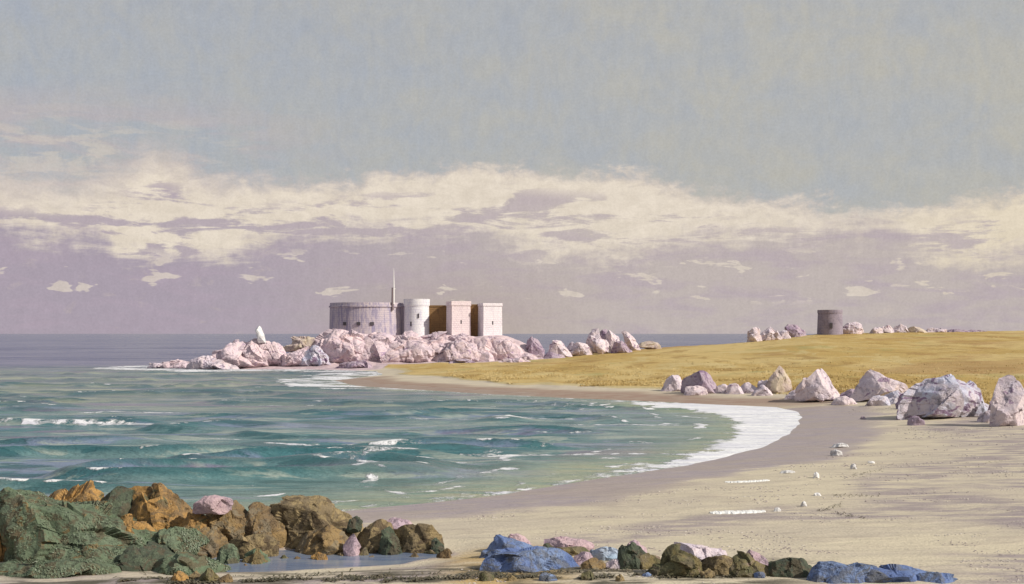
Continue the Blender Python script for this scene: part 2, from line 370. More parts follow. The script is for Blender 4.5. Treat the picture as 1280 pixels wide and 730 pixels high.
def rock_material(name, ca, cb, cc, scale=1.0, stain=None, stain_lo=0.56, rough=0.9, top=None, common=None):
    """two mottled tones ca/cb, cc in the cracks and specks; top = lichen or dried weed on upward faces"""
    m, q, b, P = new_mat(name)
    oi = q.n.new('ShaderNodeObjectInfo')
    n = q.n.new('ShaderNodeVectorMath'); n.operation = 'ADD'; q.l.new(P, n.inputs[0])
    q.l.new(q.vec(q.m('MULTIPLY', oi.outputs['Random'], 71.0), q.m('MULTIPLY', oi.outputs['Random'], 37.0), 0.0), n.inputs[1]); P = n.outputs[0]
    a = q.noise(P, 0.55 * scale, 6, 0.62, 0.6); f = q.noise(P, 3.2 * scale, 6, 0.7, 0.3); s = q.noise(P, 14 * scale, 3, 0.6)
    c = q.mix(q.ramp(a, 0.38, 0.62), ca, cb)
    c = q.mix(q.m('MULTIPLY', q.ramp(f, 0.50, 0.66), 0.75), c, cc)
    if stain: 
        st = q.noise(P, 0.8 * scale, 4, 0.6, 1.0, (1, 1, 1.6))
        c = q.mix(q.m('MULTIPLY', q.ramp(st, stain_lo, stain_lo + 0.05), 0.8), c, stain)
    if common:                                                        # bare shore rock showing through
        cm = q.noise(P, 1.1 * scale, 6, 0.68, 0.9)
        c = q.mix(q.m('MULTIPLY', q.ramp(cm, 0.50, 0.57), 0.75), c, common)
        c = q.mix(q.m('MULTIPLY', q.ramp(q.noise(P, 9 * scale, 4, 0.7), 0.64, 0.70), 0.55), c, (0.42, 0.38, 0.32, 1))
    if top:
        ge = q.n.new('ShaderNodeNewGeometry'); nz = q.xyz(ge.outputs['Normal'])[2]
        c = q.mix(q.m('MULTIPLY', q.ramp(q.m('ADD', nz, q.m('MULTIPLY', q.m('SUBTRACT', a, 0.5), 1.6)), 0.45, 0.75), 0.85), c, top)
    c = q.mix(q.m('MULTIPLY', q.ramp(s, 0.56, 0.72), 0.35), c, tuple(x * 0.45 for x in cc[:3]) + (1,))
    vo = q.n.new('ShaderNodeTexVoronoi'); vo.feature = 'DISTANCE_TO_EDGE'; vo.inputs['Scale'].default_value = 0.5 * scale
    wv = q.n.new('ShaderNodeVectorMath'); wv.operation = 'MULTIPLY_ADD'
    q.l.new(q.vec(a, f, s), wv.inputs[0]); wv.inputs[1].default_value = (2.2, 2.2, 2.2); q.l.new(P, wv.inputs[2]); q.l.new(wv.outputs[0], vo.inputs['Vector'])
    crack = q.m('MULTIPLY', q.ramp(vo.outputs['Distance'], 0.035, 0.0), q.ramp(a, 0.45, 0.6))
    c = q.mix(q.m('MULTIPLY', crack, 0.6), c, tuple(x * 0.4 for x in cc[:3]) + (1,))
    q.l.new(c, b.inputs['Base Color']); b.inputs['Roughness'].default_value = rough; b.inputs['Specular IOR Level'].default_value = 0.25
    hh = q.m('SUBTRACT', q.m('ADD', f, q.m('MULTIPLY', s, 0.3)), q.m('MULTIPLY', crack, 0.5))
    bump(q, b, hh, 0.8, 0.18 / scale)
    return m

def masonry(name, ca, cb, cc, course=0.45, streak=None):
    m, q, b, P = new_mat(name)
    x, y, z = q.xyz(P)
    ang = q.m('MULTIPLY', q.m('ARCTAN2', y, x), 4.0)
    br = q.n.new('ShaderNodeTexBrick'); br.inputs['Scale'].default_value = 1.0
    q.l.new(q.vec(q.m('ADD', ang, q.m('MULTIPLY', x, 0.35)), z, 0.0), br.inputs['Vector'])
    br.inputs['Brick Width'].default_value = 1.1; br.inputs['Row Height'].default_value = course; br.inputs['Mortar Size'].default_value = 0.05
    br.inputs['Color1'].default_value = ca; br.inputs['Color2'].default_value = cb; br.inputs['Mortar'].default_value = cc
    a = q.noise(P, 0.35, 6, 0.65, 0.5); f = q.noise(P, 2.4, 4, 0.65)
    c = q.mix(q.ramp(a, 0.36, 0.62), br.outputs[0], ca)
    c = q.mix(q.m('MULTIPLY', q.ramp(f, 0.5, 0.7), 0.5), c, cc)
    dr = q.noise(P, 0.8, 5, 0.65, 0.3, (1.8, 1.8, 0.35)); c = q.mix(q.m('MULTIPLY', q.ramp(dr, 0.54, 0.66), 0.55), c, cc)
    if streak:
        st = q.noise(P, 0.9, 4, 0.6, 0.2, (1.6, 1.6, 0.25))
        c = q.mix(q.m('MULTIPLY', q.ramp(st, 0.50, 0.60), 0.7), c, streak)
    q.l.new(c, b.inputs['Base Color']); b.inputs['Roughness'].default_value = 0.92; b.inputs['Specular IOR Level'].default_value = 0.2
    bump(q, b, q.m('ADD', f, q.m('MULTIPLY', br.outputs['Fac'], -0.4)), 0.6, 0.12)
    return m

PINK = rock_material('pink granite', (0.68, 0.54, 0.55, 1), (0.61, 0.50, 0.55, 1), (0.47, 0.36, 0.43, 1), 0.7, stain=(0.30, 0.205, 0.33, 1), stain_lo=0.60)
PALE = rock_material('pale granite', (0.70, 0.59, 0.60, 1), (0.60, 0.53, 0.60, 1), (0.42, 0.33, 0.38, 1), 0.8, stain=(0.24, 0.15, 0.25, 1), stain_lo=0.60)
MAUVE = rock_material('mauve granite', (0.44, 0.36, 0.41, 1), (0.37, 0.29, 0.37, 1), (0.27, 0.19, 0.26, 1), 0.8, stain=(0.20, 0.13, 0.22, 1))
BUFF = rock_material('buff granite', (0.54, 0.46, 0.36, 1), (0.52, 0.42, 0.40, 1), (0.38, 0.29, 0.24, 1), 0.8)
LILAC = rock_material('blue white granite', (0.52, 0.54, 0.66, 1), (0.60, 0.53, 0.57, 1), (0.38, 0.34, 0.46, 1), 0.7, stain=(0.20, 0.11, 0.21, 1), stain_lo=0.565)
OCHRE = rock_material('ochre rock', (0.46, 0.265, 0.09, 1), (0.34, 0.205, 0.08, 1), (0.11, 0.07, 0.035, 1), 1.3, stain=(0.09, 0.105, 0.065, 1), stain_lo=0.55, common=(0.17, 0.12, 0.07, 1))
WEED = rock_material('weedy rock', (0.115, 0.155, 0.095, 1), (0.155, 0.195, 0.13, 1), (0.05, 0.05, 0.035, 1), 1.4, stain=(0.20, 0.135, 0.06, 1), stain_lo=0.58, common=(0.12, 0.095, 0.06, 1))
DARKW = rock_material('dark weedy rock', (0.07, 0.085, 0.06, 1), (0.105, 0.13, 0.085, 1), (0.03, 0.03, 0.03, 1), 1.6, common=(0.10, 0.08, 0.055, 1))
BROWN = rock_material('brown rock', (0.27, 0.185, 0.085, 1), (0.17, 0.12, 0.07, 1), (0.055, 0.04, 0.035, 1), 1.3, stain=(0.30, 0.20, 0.09, 1), stain_lo=0.57, common=(0.20, 0.17, 0.12, 1))
TAN = rock_material('tan rock', (0.31, 0.235, 0.125, 1), (0.24, 0.185, 0.10, 1), (0.08, 0.06, 0.035, 1), 1.3, stain=(0.085, 0.06, 0.04, 1), stain_lo=0.54, common=(0.16, 0.125, 0.08, 1))
ROSE = rock_material('rose stone', (0.52, 0.38, 0.40, 1), (0.44, 0.34, 0.40, 1), (0.33, 0.22, 0.27, 1), 1.6)
BLUE = rock_material('slate blue rock', (0.115, 0.170, 0.355, 1), (0.20, 0.27, 0.44, 1), (0.065, 0.08, 0.14, 1), 1.3, stain=(0.10, 0.10, 0.10, 1), stain_lo=0.58, common=(0.15, 0.16, 0.19, 1))
ICE = rock_material('light blue stone', (0.32, 0.43, 0.56, 1), (0.40, 0.46, 0.56, 1), (0.18, 0.23, 0.33, 1), 1.6)
OLIVE = rock_material('olive rock', (0.20, 0.16, 0.075, 1), (0.11, 0.11, 0.06, 1), (0.045, 0.04, 0.025, 1), 1.4, stain=(0.36, 0.25, 0.22, 1), stain_lo=0.61, common=(0.17, 0.14, 0.095, 1))
WHITE = rock_material('white stone', (0.74, 0.73, 0.72, 1), (0.68, 0.67, 0.68, 1), (0.5, 0.47, 0.48, 1), 2.0)

# ------------------------------------------------------------------ land sheet
def fan(rows, sl):
    Yg, Sg = np.meshgrid(rows, sl, indexing='ij')
    return Sg * (Yg + 40.0), Yg
sl = np.concatenate([np.linspace(-2.2, -0.40, 30)[:-1], np.linspace(-0.40, 0.40, 460), np.linspace(0.40, 2.2, 30)[1:]])
rows = np.concatenate([np.linspace(-38, 26, 20)[:-1], np.geomspace(26, 470, 520), np.linspace(470, 900, 12)[1:]])
X, Y = fan(rows, sl)
Z, Dc_, GR, RK, PD = terrain(X, Y)
me = grid_mesh('land', X, Y, Z)
jit = 1.0 + 0.45 * fbm(X / 16, Y / 10, 4.0, 4)
bayw = np.interp(X, [-30, -3, 8, 20, 28], [5.0, 5.0, 5.6, 6.2, 6.2])
farside = sm((Y - 124) / 12)
wetv = (1 - sm((Dc_ - bayw * jit + 2.0) / 6.0)) * (1 - farside) * (Y < 128)
wetv = np.maximum(wetv, sm((PD + 0.9) / 0.8) * 0.65 * (Y < 60))
wetv = np.maximum(wetv, (1 - sm((Dc_ - 2.5) / 3.0)) * (Y > 128) * (Y < 215) * sm((12 - X) / 12))
put_attr(me, 'wet', wetv)
put_attr(me, 'grass', GR); put_attr(me, 'rock', RK)
put_attr(me, 'brown', farside * (1 - sm((Dc_ - 6 * jit) / 4)) * (Y < 215))
tide = sm((0.75 - np.abs((Dc_ - 16 - 7 * fbm(X / 20, Y / 20, 8.0, 3)) / 5)) / 0.6) * 0.75
uu = CX + F * X / np.maximum(Y, 25)
tide = np.maximum(tide, sm((uu - 1120) / 160) * sm((fbm(X / 10, Y / 5, 6.0, 4) + 0.15) / 0.3) * (Y < 100) * 0.85)
put_attr(me, 'tide', tide * (Y < 128))
put_attr(me, 'weedy', sm((38.6 - Y) / 1.2) * sm((Y - 30) / 3) * sm((1060 - uu) / 120) * sm((fbm(X / 2.2, Y / 0.8, 12.0, 4) + 0.35) / 0.5))
put_attr(me, 'ochre', sm((uu - 520) / 80) * sm((760 - uu) / 90) * sm((43 - Y) / 2.5) * sm((Y - 33) / 2))
land = link('land', me, land_material()); tag(land, kind='structure')

# ------------------------------------------------------------------ sea
SURF = np.array([W0(*p) for p in ((700,592),(760,583),(830,574),(880,562),(915,545),(930,530),(905,518),(860,512),(800,507),(790,503),(880,504),(940,505),(985,508),(1006,514),(1006,525),(996,540),(975,556),(940,567),(900,579),(840,588),(770,597),(700,606))])
py = np.concatenate([np.linspace(330, 45, 560)[:-1], np.linspace(45, 8, 140)[:-1], np.geomspace(8, 0.2, 30)])
rows = H * F / py
sl = np.concatenate([np.linspace(-2.6, -0.46, 24)[:-1], np.linspace(-0.46, 0.30, 620), np.linspace(0.30, 2.6, 30)[1:]])
Yg, Sg = np.meshgrid(rows, sl, indexing='ij'); X, Y = Sg * (Yg + 12.0), Yg
dc = -sdist(COAST, X, Y) + 0.4 * fbm(X / 6, Y / 6, 3.3, 3)             # metres out to sea
amp = 0.42 * sm(dc / 18) * (1 - sm((Y - 190) / 160)) * (0.55 + 0.45 * sm((120 - Y) / 50))
amp = amp * np.where(X < 25, 1, 0)
w1 = pn(X / 14 + 0.3 * pn(X / 30, Y / 20, 2), Y / 5.6 + 0.7 * pn(X / 26, Y / 40, 5), 0.3)
w2 = pn(X / 7.5, Y / 2.6 + 0.5 * pn(X / 10, Y / 12, 7), 4.1)
ridge = 1 - np.abs(w1) * 2.4
patch = sm((pn(X / 24, Y / 12, 11.0) + 0.22) / 0.35)
crest = sm((ridge - 0.45) / 0.55) * patch
Zs = amp * (1.6 * crest + 0.55 * w2 + 0.3 * w1) + 0.03 * pn(X / 2.2, Y / 1.1, 1.0) * sm(dc / 6) * (Y < 160)
gy = np.gradient(Zs, axis=0) / np.maximum(1e-6, -np.gradient(Y, axis=0) * -1)
# foam: broken crests, the surf on the bay's inner beach, wash round the islet rocks and the sand spit
foam_c = np.interp(X, [-45, -15], [0.60, 0.70]) * sm((crest - 0.74) / 0.26) * sm((pn(X / 3.2, Y / 1.8, 21.0) + 0.5 * pn(X / 1.1, Y / 0.8, 2.0) - 0.02) / 0.3) * sm((dc - 4) / 6) * (Y < 190) * (amp > 0.04)
wsurf = sdist(SURF, X + 1.2 * fbm(X / 5, Y / 5, 2.2, 3), Y + 1.6 * fbm(X / 5, Y / 5, 6.6, 3))
foam_s = sm((wsurf + 2.6) / 5.0) * np.interp(X, [2, 9, 15, 21], [0.40, 0.78, 1.25, 1.6])
edge = sm((1.6 - np.abs(dc - 0.6)) / 1.2) * (0.45 + 0.35 * pn(X / 6, Y / 6, 9)) * (Y < 230)
isl = sm((3.6 - dc) / 3.0) * (Y > 225) * (Y < 300) * (X < -20) * (0.62 + 0.6 * pn(X / 7, Y / 4, 3))
isl2 = sm((7 - np.abs(dc - 9)) / 3) * (Y > 190) * (Y < 268) * (X < 0) * sm((pn(X / 14, Y / 4, 15.0) - 0.12) / 0.25) * 0.8
burst = sm((np.interp(X, [-110, -95, -75, -60, -40, 0], [3, 18, 28, 24, 16, 8]) - dc) / 7) * (X < -10) * (Y > 238) * (Y < 300) * (0.62 + 0.7 * pn(X / 9, Y / 7, 5.0))
spit = sm((7 - np.abs(dc - 5)) / 3) * (Y > 172) * (Y < 235) * (X > -50) * sm((pn(X / 12, Y / 5, 31.0) + 0.12) / 0.25) * 0.85
ring = np.zeros_like(Y)
for k_, (o_, wd_) in enumerate(((3.2, 0.8), (6.5, 0.7), (10.5, 0.8))):
    ring = np.maximum(ring, sm(1.2 - np.abs(-wsurf - o_ - 1.8 * fbm(X / 8, Y / 8, 3.0 + k_, 3)) / wd_) * sm((pn(X / 4.5, Y / 4.5, 51.0 + k_) + 0.10) / 0.3) * (0.72 - 0.1 * k_))
    ring = np.maximum(ring, sm(1.2 - np.abs(dc - o_ * 1.1 - 1.2 * fbm(X / 8, Y / 6, 13.0 + k_, 3)) / wd_) * sm((pn(X / 5.0, Y / 4, 61.0 + k_) + 0.02) / 0.3) * (Y < 80) * 0.6)
lines = sm((pn(X / 26, Y / 3.0 + 0.6 * pn(X / 20, Y / 20, 1), 41.0) - 0.38) / 0.12) * 0.62 * (Y < 150) * sm((dc - 2) / 4)
foam = np.clip(np.max([foam_c, foam_s, edge, isl, isl2, spit, lines, burst, ring], axis=0), 0, 1.4)
me = grid_mesh('sea', X, Y, Zs)
put_attr(me, 'foam', foam)
put_attr(me, 'shallow', np.maximum(np.exp(-np.maximum(dc - 0.5, 0) / 6.5) * (Y < 240) * np.where(Y > 130, 0.5, 1), np.exp(-np.maximum(-wsurf, 0) / 4.5)))
put_attr(me, 'calm', sm((Y + 22 * pn(X / 40, Y / 16, 2.0) - 105) / 45) * (1 - 0.75 * sm((X + 20) / 25)))
put_attr(me, 'far', sm((Y + 25 * pn(X / 40, Y / 30, 2.5) - 250) / 60))
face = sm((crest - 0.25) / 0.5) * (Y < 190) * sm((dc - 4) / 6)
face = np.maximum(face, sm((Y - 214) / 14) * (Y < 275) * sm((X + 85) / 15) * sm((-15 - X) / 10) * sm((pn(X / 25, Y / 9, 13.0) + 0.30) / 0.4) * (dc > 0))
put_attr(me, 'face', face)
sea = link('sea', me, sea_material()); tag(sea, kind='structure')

# tide pool in the foreground: a flat sheet of still water
def pool_sheet():
    m, q, b, P = new_mat('still water')
    a = q.noise(P, 0.7, 4, 0.6, 0.3, (0.4, 2.2, 1))
    q.l.new(q.mix(q.ramp(a, 0.4, 0.62), (0.14, 0.18, 0.27, 1), (0.22, 0.25, 0.30, 1)), b.inputs['Base Color'])
    b.inputs['Roughness'].default_value = 0.12; b.inputs['IOR'].default_value = 1.33; b.inputs['Specular IOR Level'].default_value = 0.35
    bump(q, b, q.noise(P, 3, 3, 0.6, 0, (0.4, 1.6, 1)), 0.25, 0.05)
    c = POOL.mean(0); n = 72; pts = []
    P2 = []
    for i in range(len(POOL)):
        for k in range(6): P2.append(POOL[i] + (POOL[(i + 1) % len(POOL)] - POOL[i]) * k / 6)
    P2 = np.array(P2); P2 = c + (P2 - c) * 1.05
    bm = bmesh.new(); vs = [bm.verts.new((p[0] - c[0], p[1] - c[1], 0)) for p in P2]; bm.faces.new(vs)
    me = bpy.data.meshes.new('tide_pool'); bm.to_mesh(me); bm.free()
    o = link('tide_pool_water', me, m, loc=(c[0], c[1], 0.40)); tag(o, kind='structure')
pool_sheet()

# ------------------------------------------------------------------ rocks
_ico = {}
def ico(sub):
    if sub not in _ico:
        bm = bmesh.new(); bmesh.ops.create_icosphere(bm, subdivisions=sub, radius=1.0)
        v = np.array([x.co[:] for x in bm.verts]); f = np.array([[l.index for l in fc.verts] for fc in bm.faces]); bm.free()
        v /= np.linalg.norm(v, axis=1)[:, None]
        _ico[sub] = (v, f)
    return _ico[sub]

def rock(name, outline, mat, label, group, D=None, depth=0.75, seed=0, squash=1.0, facets=12, rough=0.04, sub=5, cat='rock', sink=0.35, cut=0.6, bury=True, wide=1.0, cleft=0.0, jag=0.5):
    """outline: the rock's outer shape in picture pixels, read at its own distance D and given real depth behind it"""
    rs = np.random.RandomState(seed * 13 + len(outline) * 7 + int(outline[0][0]))
    O = np.array(outline, float)
    O[:, 0] = O[:, 0].mean() + (O[:, 0] - O[:, 0].mean()) * wide
    O[:, 1] = O[:, 1].max() - (O[:, 1].max() - O[:, 1]) * squash
    if D is None:
        yb = O[:, 1].max(); xb = O[np.argmax(O[:, 1]), 0]
        D = hit(0.5 * (xb + O[:, 0].mean()), yb)[1]
    k = D / F
    P = np.stack([(O[:, 0] - CX) * k, H - (O[:, 1] - HY) * k], 1)
    wdt = np.ptp(P[:, 0]); hgt = np.ptp(P[:, 1])
    dep = 0.5 * depth * max(wdt * 0.6 + hgt * 0.4, 0.6 * wdt)
    Yc = D + dep * 0.75
    c0 = (P[:, 0].max() + P[:, 0].min()) / 2
    zb = min(ground(c0, Yc), P[:, 1].min() + 0.15)
    low = P[:, 1] < P[:, 1].min() + 0.22 * hgt                       # bury the foot
    if bury: P[low, 1] = np.minimum(P[low, 1], zb - sink)
    else: zb = P[:, 1].min()
    cen = np.array([P[:, 0].mean() * 0.5 + c0 * 0.5, 0.5 * (P[:, 1].min() + P[:, 1].max()) - 0.05 * hgt])
    Q = P - cen
    th = np.linspace(-math.pi, math.pi, 361); R = np.full(361, 0.0)
    dirs = np.stack([np.cos(th), np.sin(th)], 1); n = len(Q)
    for i in range(n):
        a = Q[i]; e = Q[(i + 1) % n] - a
        den = dirs[:, 0] * e[1] - dirs[:, 1] * e[0]
        den = np.where(np.abs(den) < 1e-9, 1e-9, den)
        t = (a[0] * e[1] - a[1] * e[0]) / den; s = (a[0] * dirs[:, 1] - a[1] * dirs[:, 0]) / den
        ok = (t > 0) & (s >= -1e-6) & (s <= 1 + 1e-6); R = np.where(ok, np.maximum(R, t), R)
    R = np.where(R <= 0, np.median(R[R > 0]), R)
    ker = np.array([1, 2, 3, 2, 1]) / 9.0
    R = np.convolve(np.concatenate([R[-3:-1], R, R[1:3]]), ker, 'valid'); bx0, bx1, bz0, bz1 = Q[:, 0].min(), Q[:, 0].max(), Q[:, 1].min(), Q[:, 1].max()
    v, f = ico(sub)
    ang = np.arctan2(v[:, 2], v[:, 0]); r = np.hypot(v[:, 0], v[:, 2])
    rr = np.interp(ang, th, R) * r ** 0.95
    V = np.stack([rr * np.cos(ang), np.sign(v[:, 1]) * np.abs(v[:, 1]) ** 0.8 * dep, rr * np.sin(ang)], 1)
    size = max(wdt, hgt)
    for j in range(facets):                                           # split planes
        nrm = np.array([rs.uniform(-1, 1), rs.choice([-1, -1, -1, 1]) * rs.uniform(0.30, 0.9), rs.uniform(-0.3, 0.9)])
        nrm /= np.linalg.norm(nrm); dd = V @ nrm
        lim = dd.max() * rs.uniform(cut, 0.88)
        o = dd > lim; V[o] -= np.outer((dd[o] - lim) * 0.95, nrm)
    q = V / size
    off = rs.uniform(0, 50)
    nz = 0.5 * fbm(q[:, 0] * 3.2 + off, q[:, 1] * 3.2, q[:, 2] * 3.2, 6) - 0.9 * np.maximum(0, 0.16 - np.abs(pn(q[:, 0] * 3.5 + off, q[:, 1] * 3.5, q[:, 2] * 5))) / 0.16 * 0.5
    rad = V / (np.linalg.norm(V, axis=1)[:, None] + 1e-9)
    if cleft:                                                         # steep clefts leaning one way
        w_ = pn((q[:, 0] + 0.35 * q[:, 2]) * 5.5 + off, q[:, 1] * 3.0, q[:, 2] * 1.2 + off)
        nz = nz - cleft * np.maximum(0, 0.22 - np.abs(w_)) / 0.22 + 0.6 * cleft * w_
    V = V + rad * (nz * rough * size)[:, None]
    def blocks(V, K, step, tilt):                                     # fracture into angular blocks, each face with its own dip
        cs = V[rs.choice(len(V), K, replace=False)]; met = np.array([1.0, 1.0, rs.uniform(0.6, 0.9)])
        dd = (((V[:, None, :] - cs[None]) * met) ** 2).sum(-1); k = dd.argmin(1)
        tl = rs.normal(size=(K, 3)) * tilt; of = rs.uniform(-1, 1, K) * step * size
        rad = V / (np.linalg.norm(V, axis=1)[:, None] + 1e-9)
        h = of[k] + ((V - cs[k]) * tl[k]).sum(1)
        return V + rad * np.clip(h, -0.16 * size, 0.12 * size)[:, None]
    V = blocks(V, 13, 0.030 * jag, 0.34 * jag); V = blocks(V, 45, 0.007 * jag, 0.15 * jag)
    if sub >= 6 and jag > 0.4: V = blocks(V, 220, 0.003 * jag, 0.14 * jag)
    def fit(a, lo, hi): return lo + (a - a.min()) * (hi - lo) / (a.max() - a.min())
    V[:, 0] = fit(V[:, 0], bx0, bx1); V[:, 2] = fit(V[:, 2], bz0, bz1)
    base = np.array([cen[0], Yc, zb])
    V = V + np.array([cen[0], Yc, cen[1]]) - base
    me = bpy.data.meshes.new(name)
    me.vertices.add(len(V)); me.vertices.foreach_set('co', V.ravel())
    me.loops.add(f.size); me.loops.foreach_set('vertex_index', f.ravel().astype(np.int32))
    me.polygons.add(len(f)); me.polygons.foreach_set('loop_start', np.arange(0, f.size, 3, dtype=np.int32)); me.polygons.foreach_set('loop_total', np.full(len(f), 3, np.int32))
    me.update(calc_edges=True); me.validate()
    me.polygons.foreach_set('use_smooth', np.zeros(len(me.polygons), bool))
    o = link(name, me, mat, loc=tuple(base)); tag(o, label, cat, group)
    return o

def px_(ol): return sum(p[0] for p in ol) / len(ol)

def tri(x0, x1, yt, yb, peak=0.5, sh=0.35, seed=0):                   # a rough peaked outline from its extents
    rs = np.random.RandomState(seed + int(x0)); w, h = x1 - x0, yb - yt
    j = lambda s: rs.uniform(-s, s)
    return [(x0, yb - .05 * h), (x0 + .10 * w, yt + h * (.55 + j(.1))), (x0 + w * peak * .55, yt + h * (sh + j(.1))), (x0 + w * peak, yt),
            (x0 + w * (peak + (1 - peak) * .35), yt + h * (.16 + j(.08))), (x1 - w * .12, yt + h * (.5 + j(.1))), (x1, yb - .05 * h), (x0 + w * .5, yb)]

# --- islet under the fort
GI = 'rocks of the fort islet'
islet = [
 ('boulder', [(186,459),(192,454),(200,452),(208,454),(214,459)], PALE, 'outermost low reef stone awash beyond the islet tip', 276),
 ('boulder', [(208,459),(214,452),(222,449),(230,452),(238,459)], PINK, 'low reef stone between the outermost one and the whitish tip rock', 274),
 ('boulder', [(238,458),(248,447),(258,444),(266,448),(280,452),(284,460)], PALE, 'low whitish rock at the seaward tip of the islet', 268),
 ('boulder', [(262,457),(268,444),(276,440),(283,447),(290,458)], PINK, 'short pink rock between the whitish tip rock and the twin pinnacle', 270),
 ('boulder', [(272,457),(276,436),(288,427),(293,424),(299,428),(308,446),(314,458)], PINK, 'pink pinnacle rock with a notched top near the islet tip', 271),
 ('boulder', [(302,456),(308,437),(316,424),(322,422),(330,432),(336,457)], PINK, 'pink and purple cleft rock below the leaning white stone', 272),
 ('boulder', [(326,457),(330,432),(338,426),(346,432),(352,448),(356,458)], PINK, 'steep pink rock on the landward side of the leaning white stone', 273),
 ('boulder', [(350,457),(358,444),(368,438),(376,433),(382,440),(388,458)], PINK, 'sloping pink rock with a rounded top in the middle of the low shore', 272),
 ('boulder', [(378,458),(383,440),(390,431),(397,434),(402,446),(406,459)], LILAC, 'bluish white rock tucked against the big crag below the round battery', 271),
 ('crag', [(400,459),(402,432),(406,418),(418,411),(432,413),(444,421),(456,438),(460,460)], PINK, 'large domed pink crag under the dark left end of the round battery', 274),
 ('crag', [(448,460),(450,436),(458,423),(474,420),(486,426),(492,446),(494,461)], PINK, 'broad pink crag below the sunlit flank of the round battery', 275),
 ('crag', [(484,460),(487,440),(496,424),(508,419),(520,424),(532,438),(540,460)], PINK, 'pink crag with purple clefts below the white tower', 274),
 ('crag', [(522,458),(530,436),(542,424),(556,420),(566,430),(566,458)], PINK, 'pink crag split by a purple gully below the brown curtain wall', 276),
 ('crag', [(548,459),(554,444),(566,430),(580,424),(592,432),(602,446),(606,460)], PINK, 'rounded pink crag below the rose tower', 272),
 ('crag', [(590,460),(592,438),(602,424),(616,421),(630,428),(642,440),(652,456),(640,461)], PINK, 'pink crag sloping down from the pale tower to the golden turf', 274),
 ('boulder', [(560,462),(568,452),(580,448),(590,456),(592,463)], MAUVE, 'small purple rock at the foot of the rounded crag below the rose tower', 266),
 ('boulder', [(424,461),(432,452),(444,449),(454,455),(458,462)], MAUVE, 'small purple rock at the waterline below the domed crag', 266),
 ('boulder', [(626,461),(634,450),(644,446),(654,452),(660,460)], PINK, 'last pink rock where the islet meets the golden turf', 262),
]
high = [
 ('crag', [(352,436),(362,424),(374,420),(386,424),(398,436)], BUFF, 'brownish rock slope climbing from the low shore to the round battery', 284),
 ('crag', [(396,428),(402,414),(412,410),(424,414),(432,428)], PINK, 'pink rock high against the dark left end of the round battery', 283),
 ('crag', [(426,430),(432,417),(444,413),(456,418),(464,430)], PINK, 'pink rock high under the middle of the round battery', 283),
 ('crag', [(458,430),(466,418),(478,415),(490,419),(496,430)], PINK, 'pink rock high under the sunlit side of the round battery', 283),
 ('crag', [(490,431),(498,417),(508,413),(520,418),(530,431)], PINK, 'pink rock high at the foot of the white tower', 282),
 ('crag', [(524,431),(532,420),(544,414),(556,418),(562,431)], PINK, 'pink rock high under the wider brown wall', 283),
 ('crag', [(556,432),(564,420),(574,416),(588,421),(594,433)], PINK, 'pink rock high at the foot of the rose tower', 282),
 ('crag', [(588,434),(596,424),(608,420),(620,424),(630,436)], PINK, 'pink rock high at the foot of the pale tower', 282),
 ('crag', [(620,446),(630,430),(640,428),(650,440),(656,452)], PINK, 'pink rock shoulder falling from the pale tower to the neck', 284),
]
for i, (n, ol, m, lb, D) in enumerate(high): rock(n, ol, m, lb, GI, D, seed=210 + i, sub=5, rough=0.03, facets=6, cut=0.7, wide=1.2, cleft=0.6, jag=0.55)
for i, (n, ol, m, lb, D) in enumerate(islet): rock(n, ol, m, lb, GI, D, seed=i, sub=6, rough=0.03, facets=7, cut=0.7, wide=1.55, cleft=0.6, jag=0.5)
rock('standing_stone', [(322,429),(320,418),(318,411),(321,407),(325,410),(329,419),(331,429)], WHITE, 'slim white stone leaning on top of the islet rocks', GI, 273, seed=3, sub=5, rough=0.02, facets=2, depth=0.9, cat='stone', jag=0.1, bury=False)

# --- rocks along the neck behind the golden turf
GN = 'rocks along the crest of the neck'
neck = [
 ('boulder', [(654,449),(657,432),(662,422),(668,420),(675,427),(680,446),(672,452)], MAUVE, 'upright mauve rock nearest the fort islet on the neck', 283),
 ('boulder', [(646,452),(652,444),(662,441),(672,446),(676,454)], PINK, 'low pinkish rock in front of the upright mauve rock', 276),
 ('boulder', [(674,452),(680,442),(690,440),(702,444),(708,450)], MAUVE, 'low purple rock between the upright mauve rock and the rounded lilac one', 282),
 ('boulder', [(687,446),(690,432),(696,425),(704,428),(711,440),(714,446)], PALE, 'rounded lilac rock with a sloping right side on the neck', 287),
 ('boulder', [(706,443),(710,430),(718,427),(730,429),(738,436),(740,441)], PALE, 'broad white topped rock left of the tallest neck rock', 292),
 ('boulder', [(736,438),(738,424),(735,413),(740,410),(748,413),(751,426),(757,428),(762,438)], PALE, 'tallest pale rock of the neck with an overhanging head', 294),
 ('boulder', [(750,430),(750,418),(753,411),(757,411),(759,424),(762,434)], MAUVE, 'thin dark lilac rock wedged behind the tallest neck rock', 300),
 ('boulder', [(757,434),(757,420),(759,412),(764,414),(771,424),(776,434)], PALE, 'pale wedge rock leaning beside the thin dark lilac rock', 298),
 ('boulder', [(766,437),(770,429),(778,426),(786,430),(790,437)], MAUVE, 'low mauve rock at the foot of the pale wedge rock', 294),
 ('boulder', [(782,434),(782,420),(779,414),(786,413),(792,422),(800,434)], PALE, 'pale rock with a blunt leaning head right of the wedge rock', 302),
 ('boulder', [(798,433),(804,427),(814,426),(822,430),(826,435)], BUFF, 'last low buff rock before the turf crest runs bare', 304),
]
for i, (n, ol, m, lb, D) in enumerate(neck): rock(n, ol, m, lb, GN, D, seed=20 + i, sub=5, rough=0.025, facets=8, wide=1.18, cleft=0.4, jag=0.45)

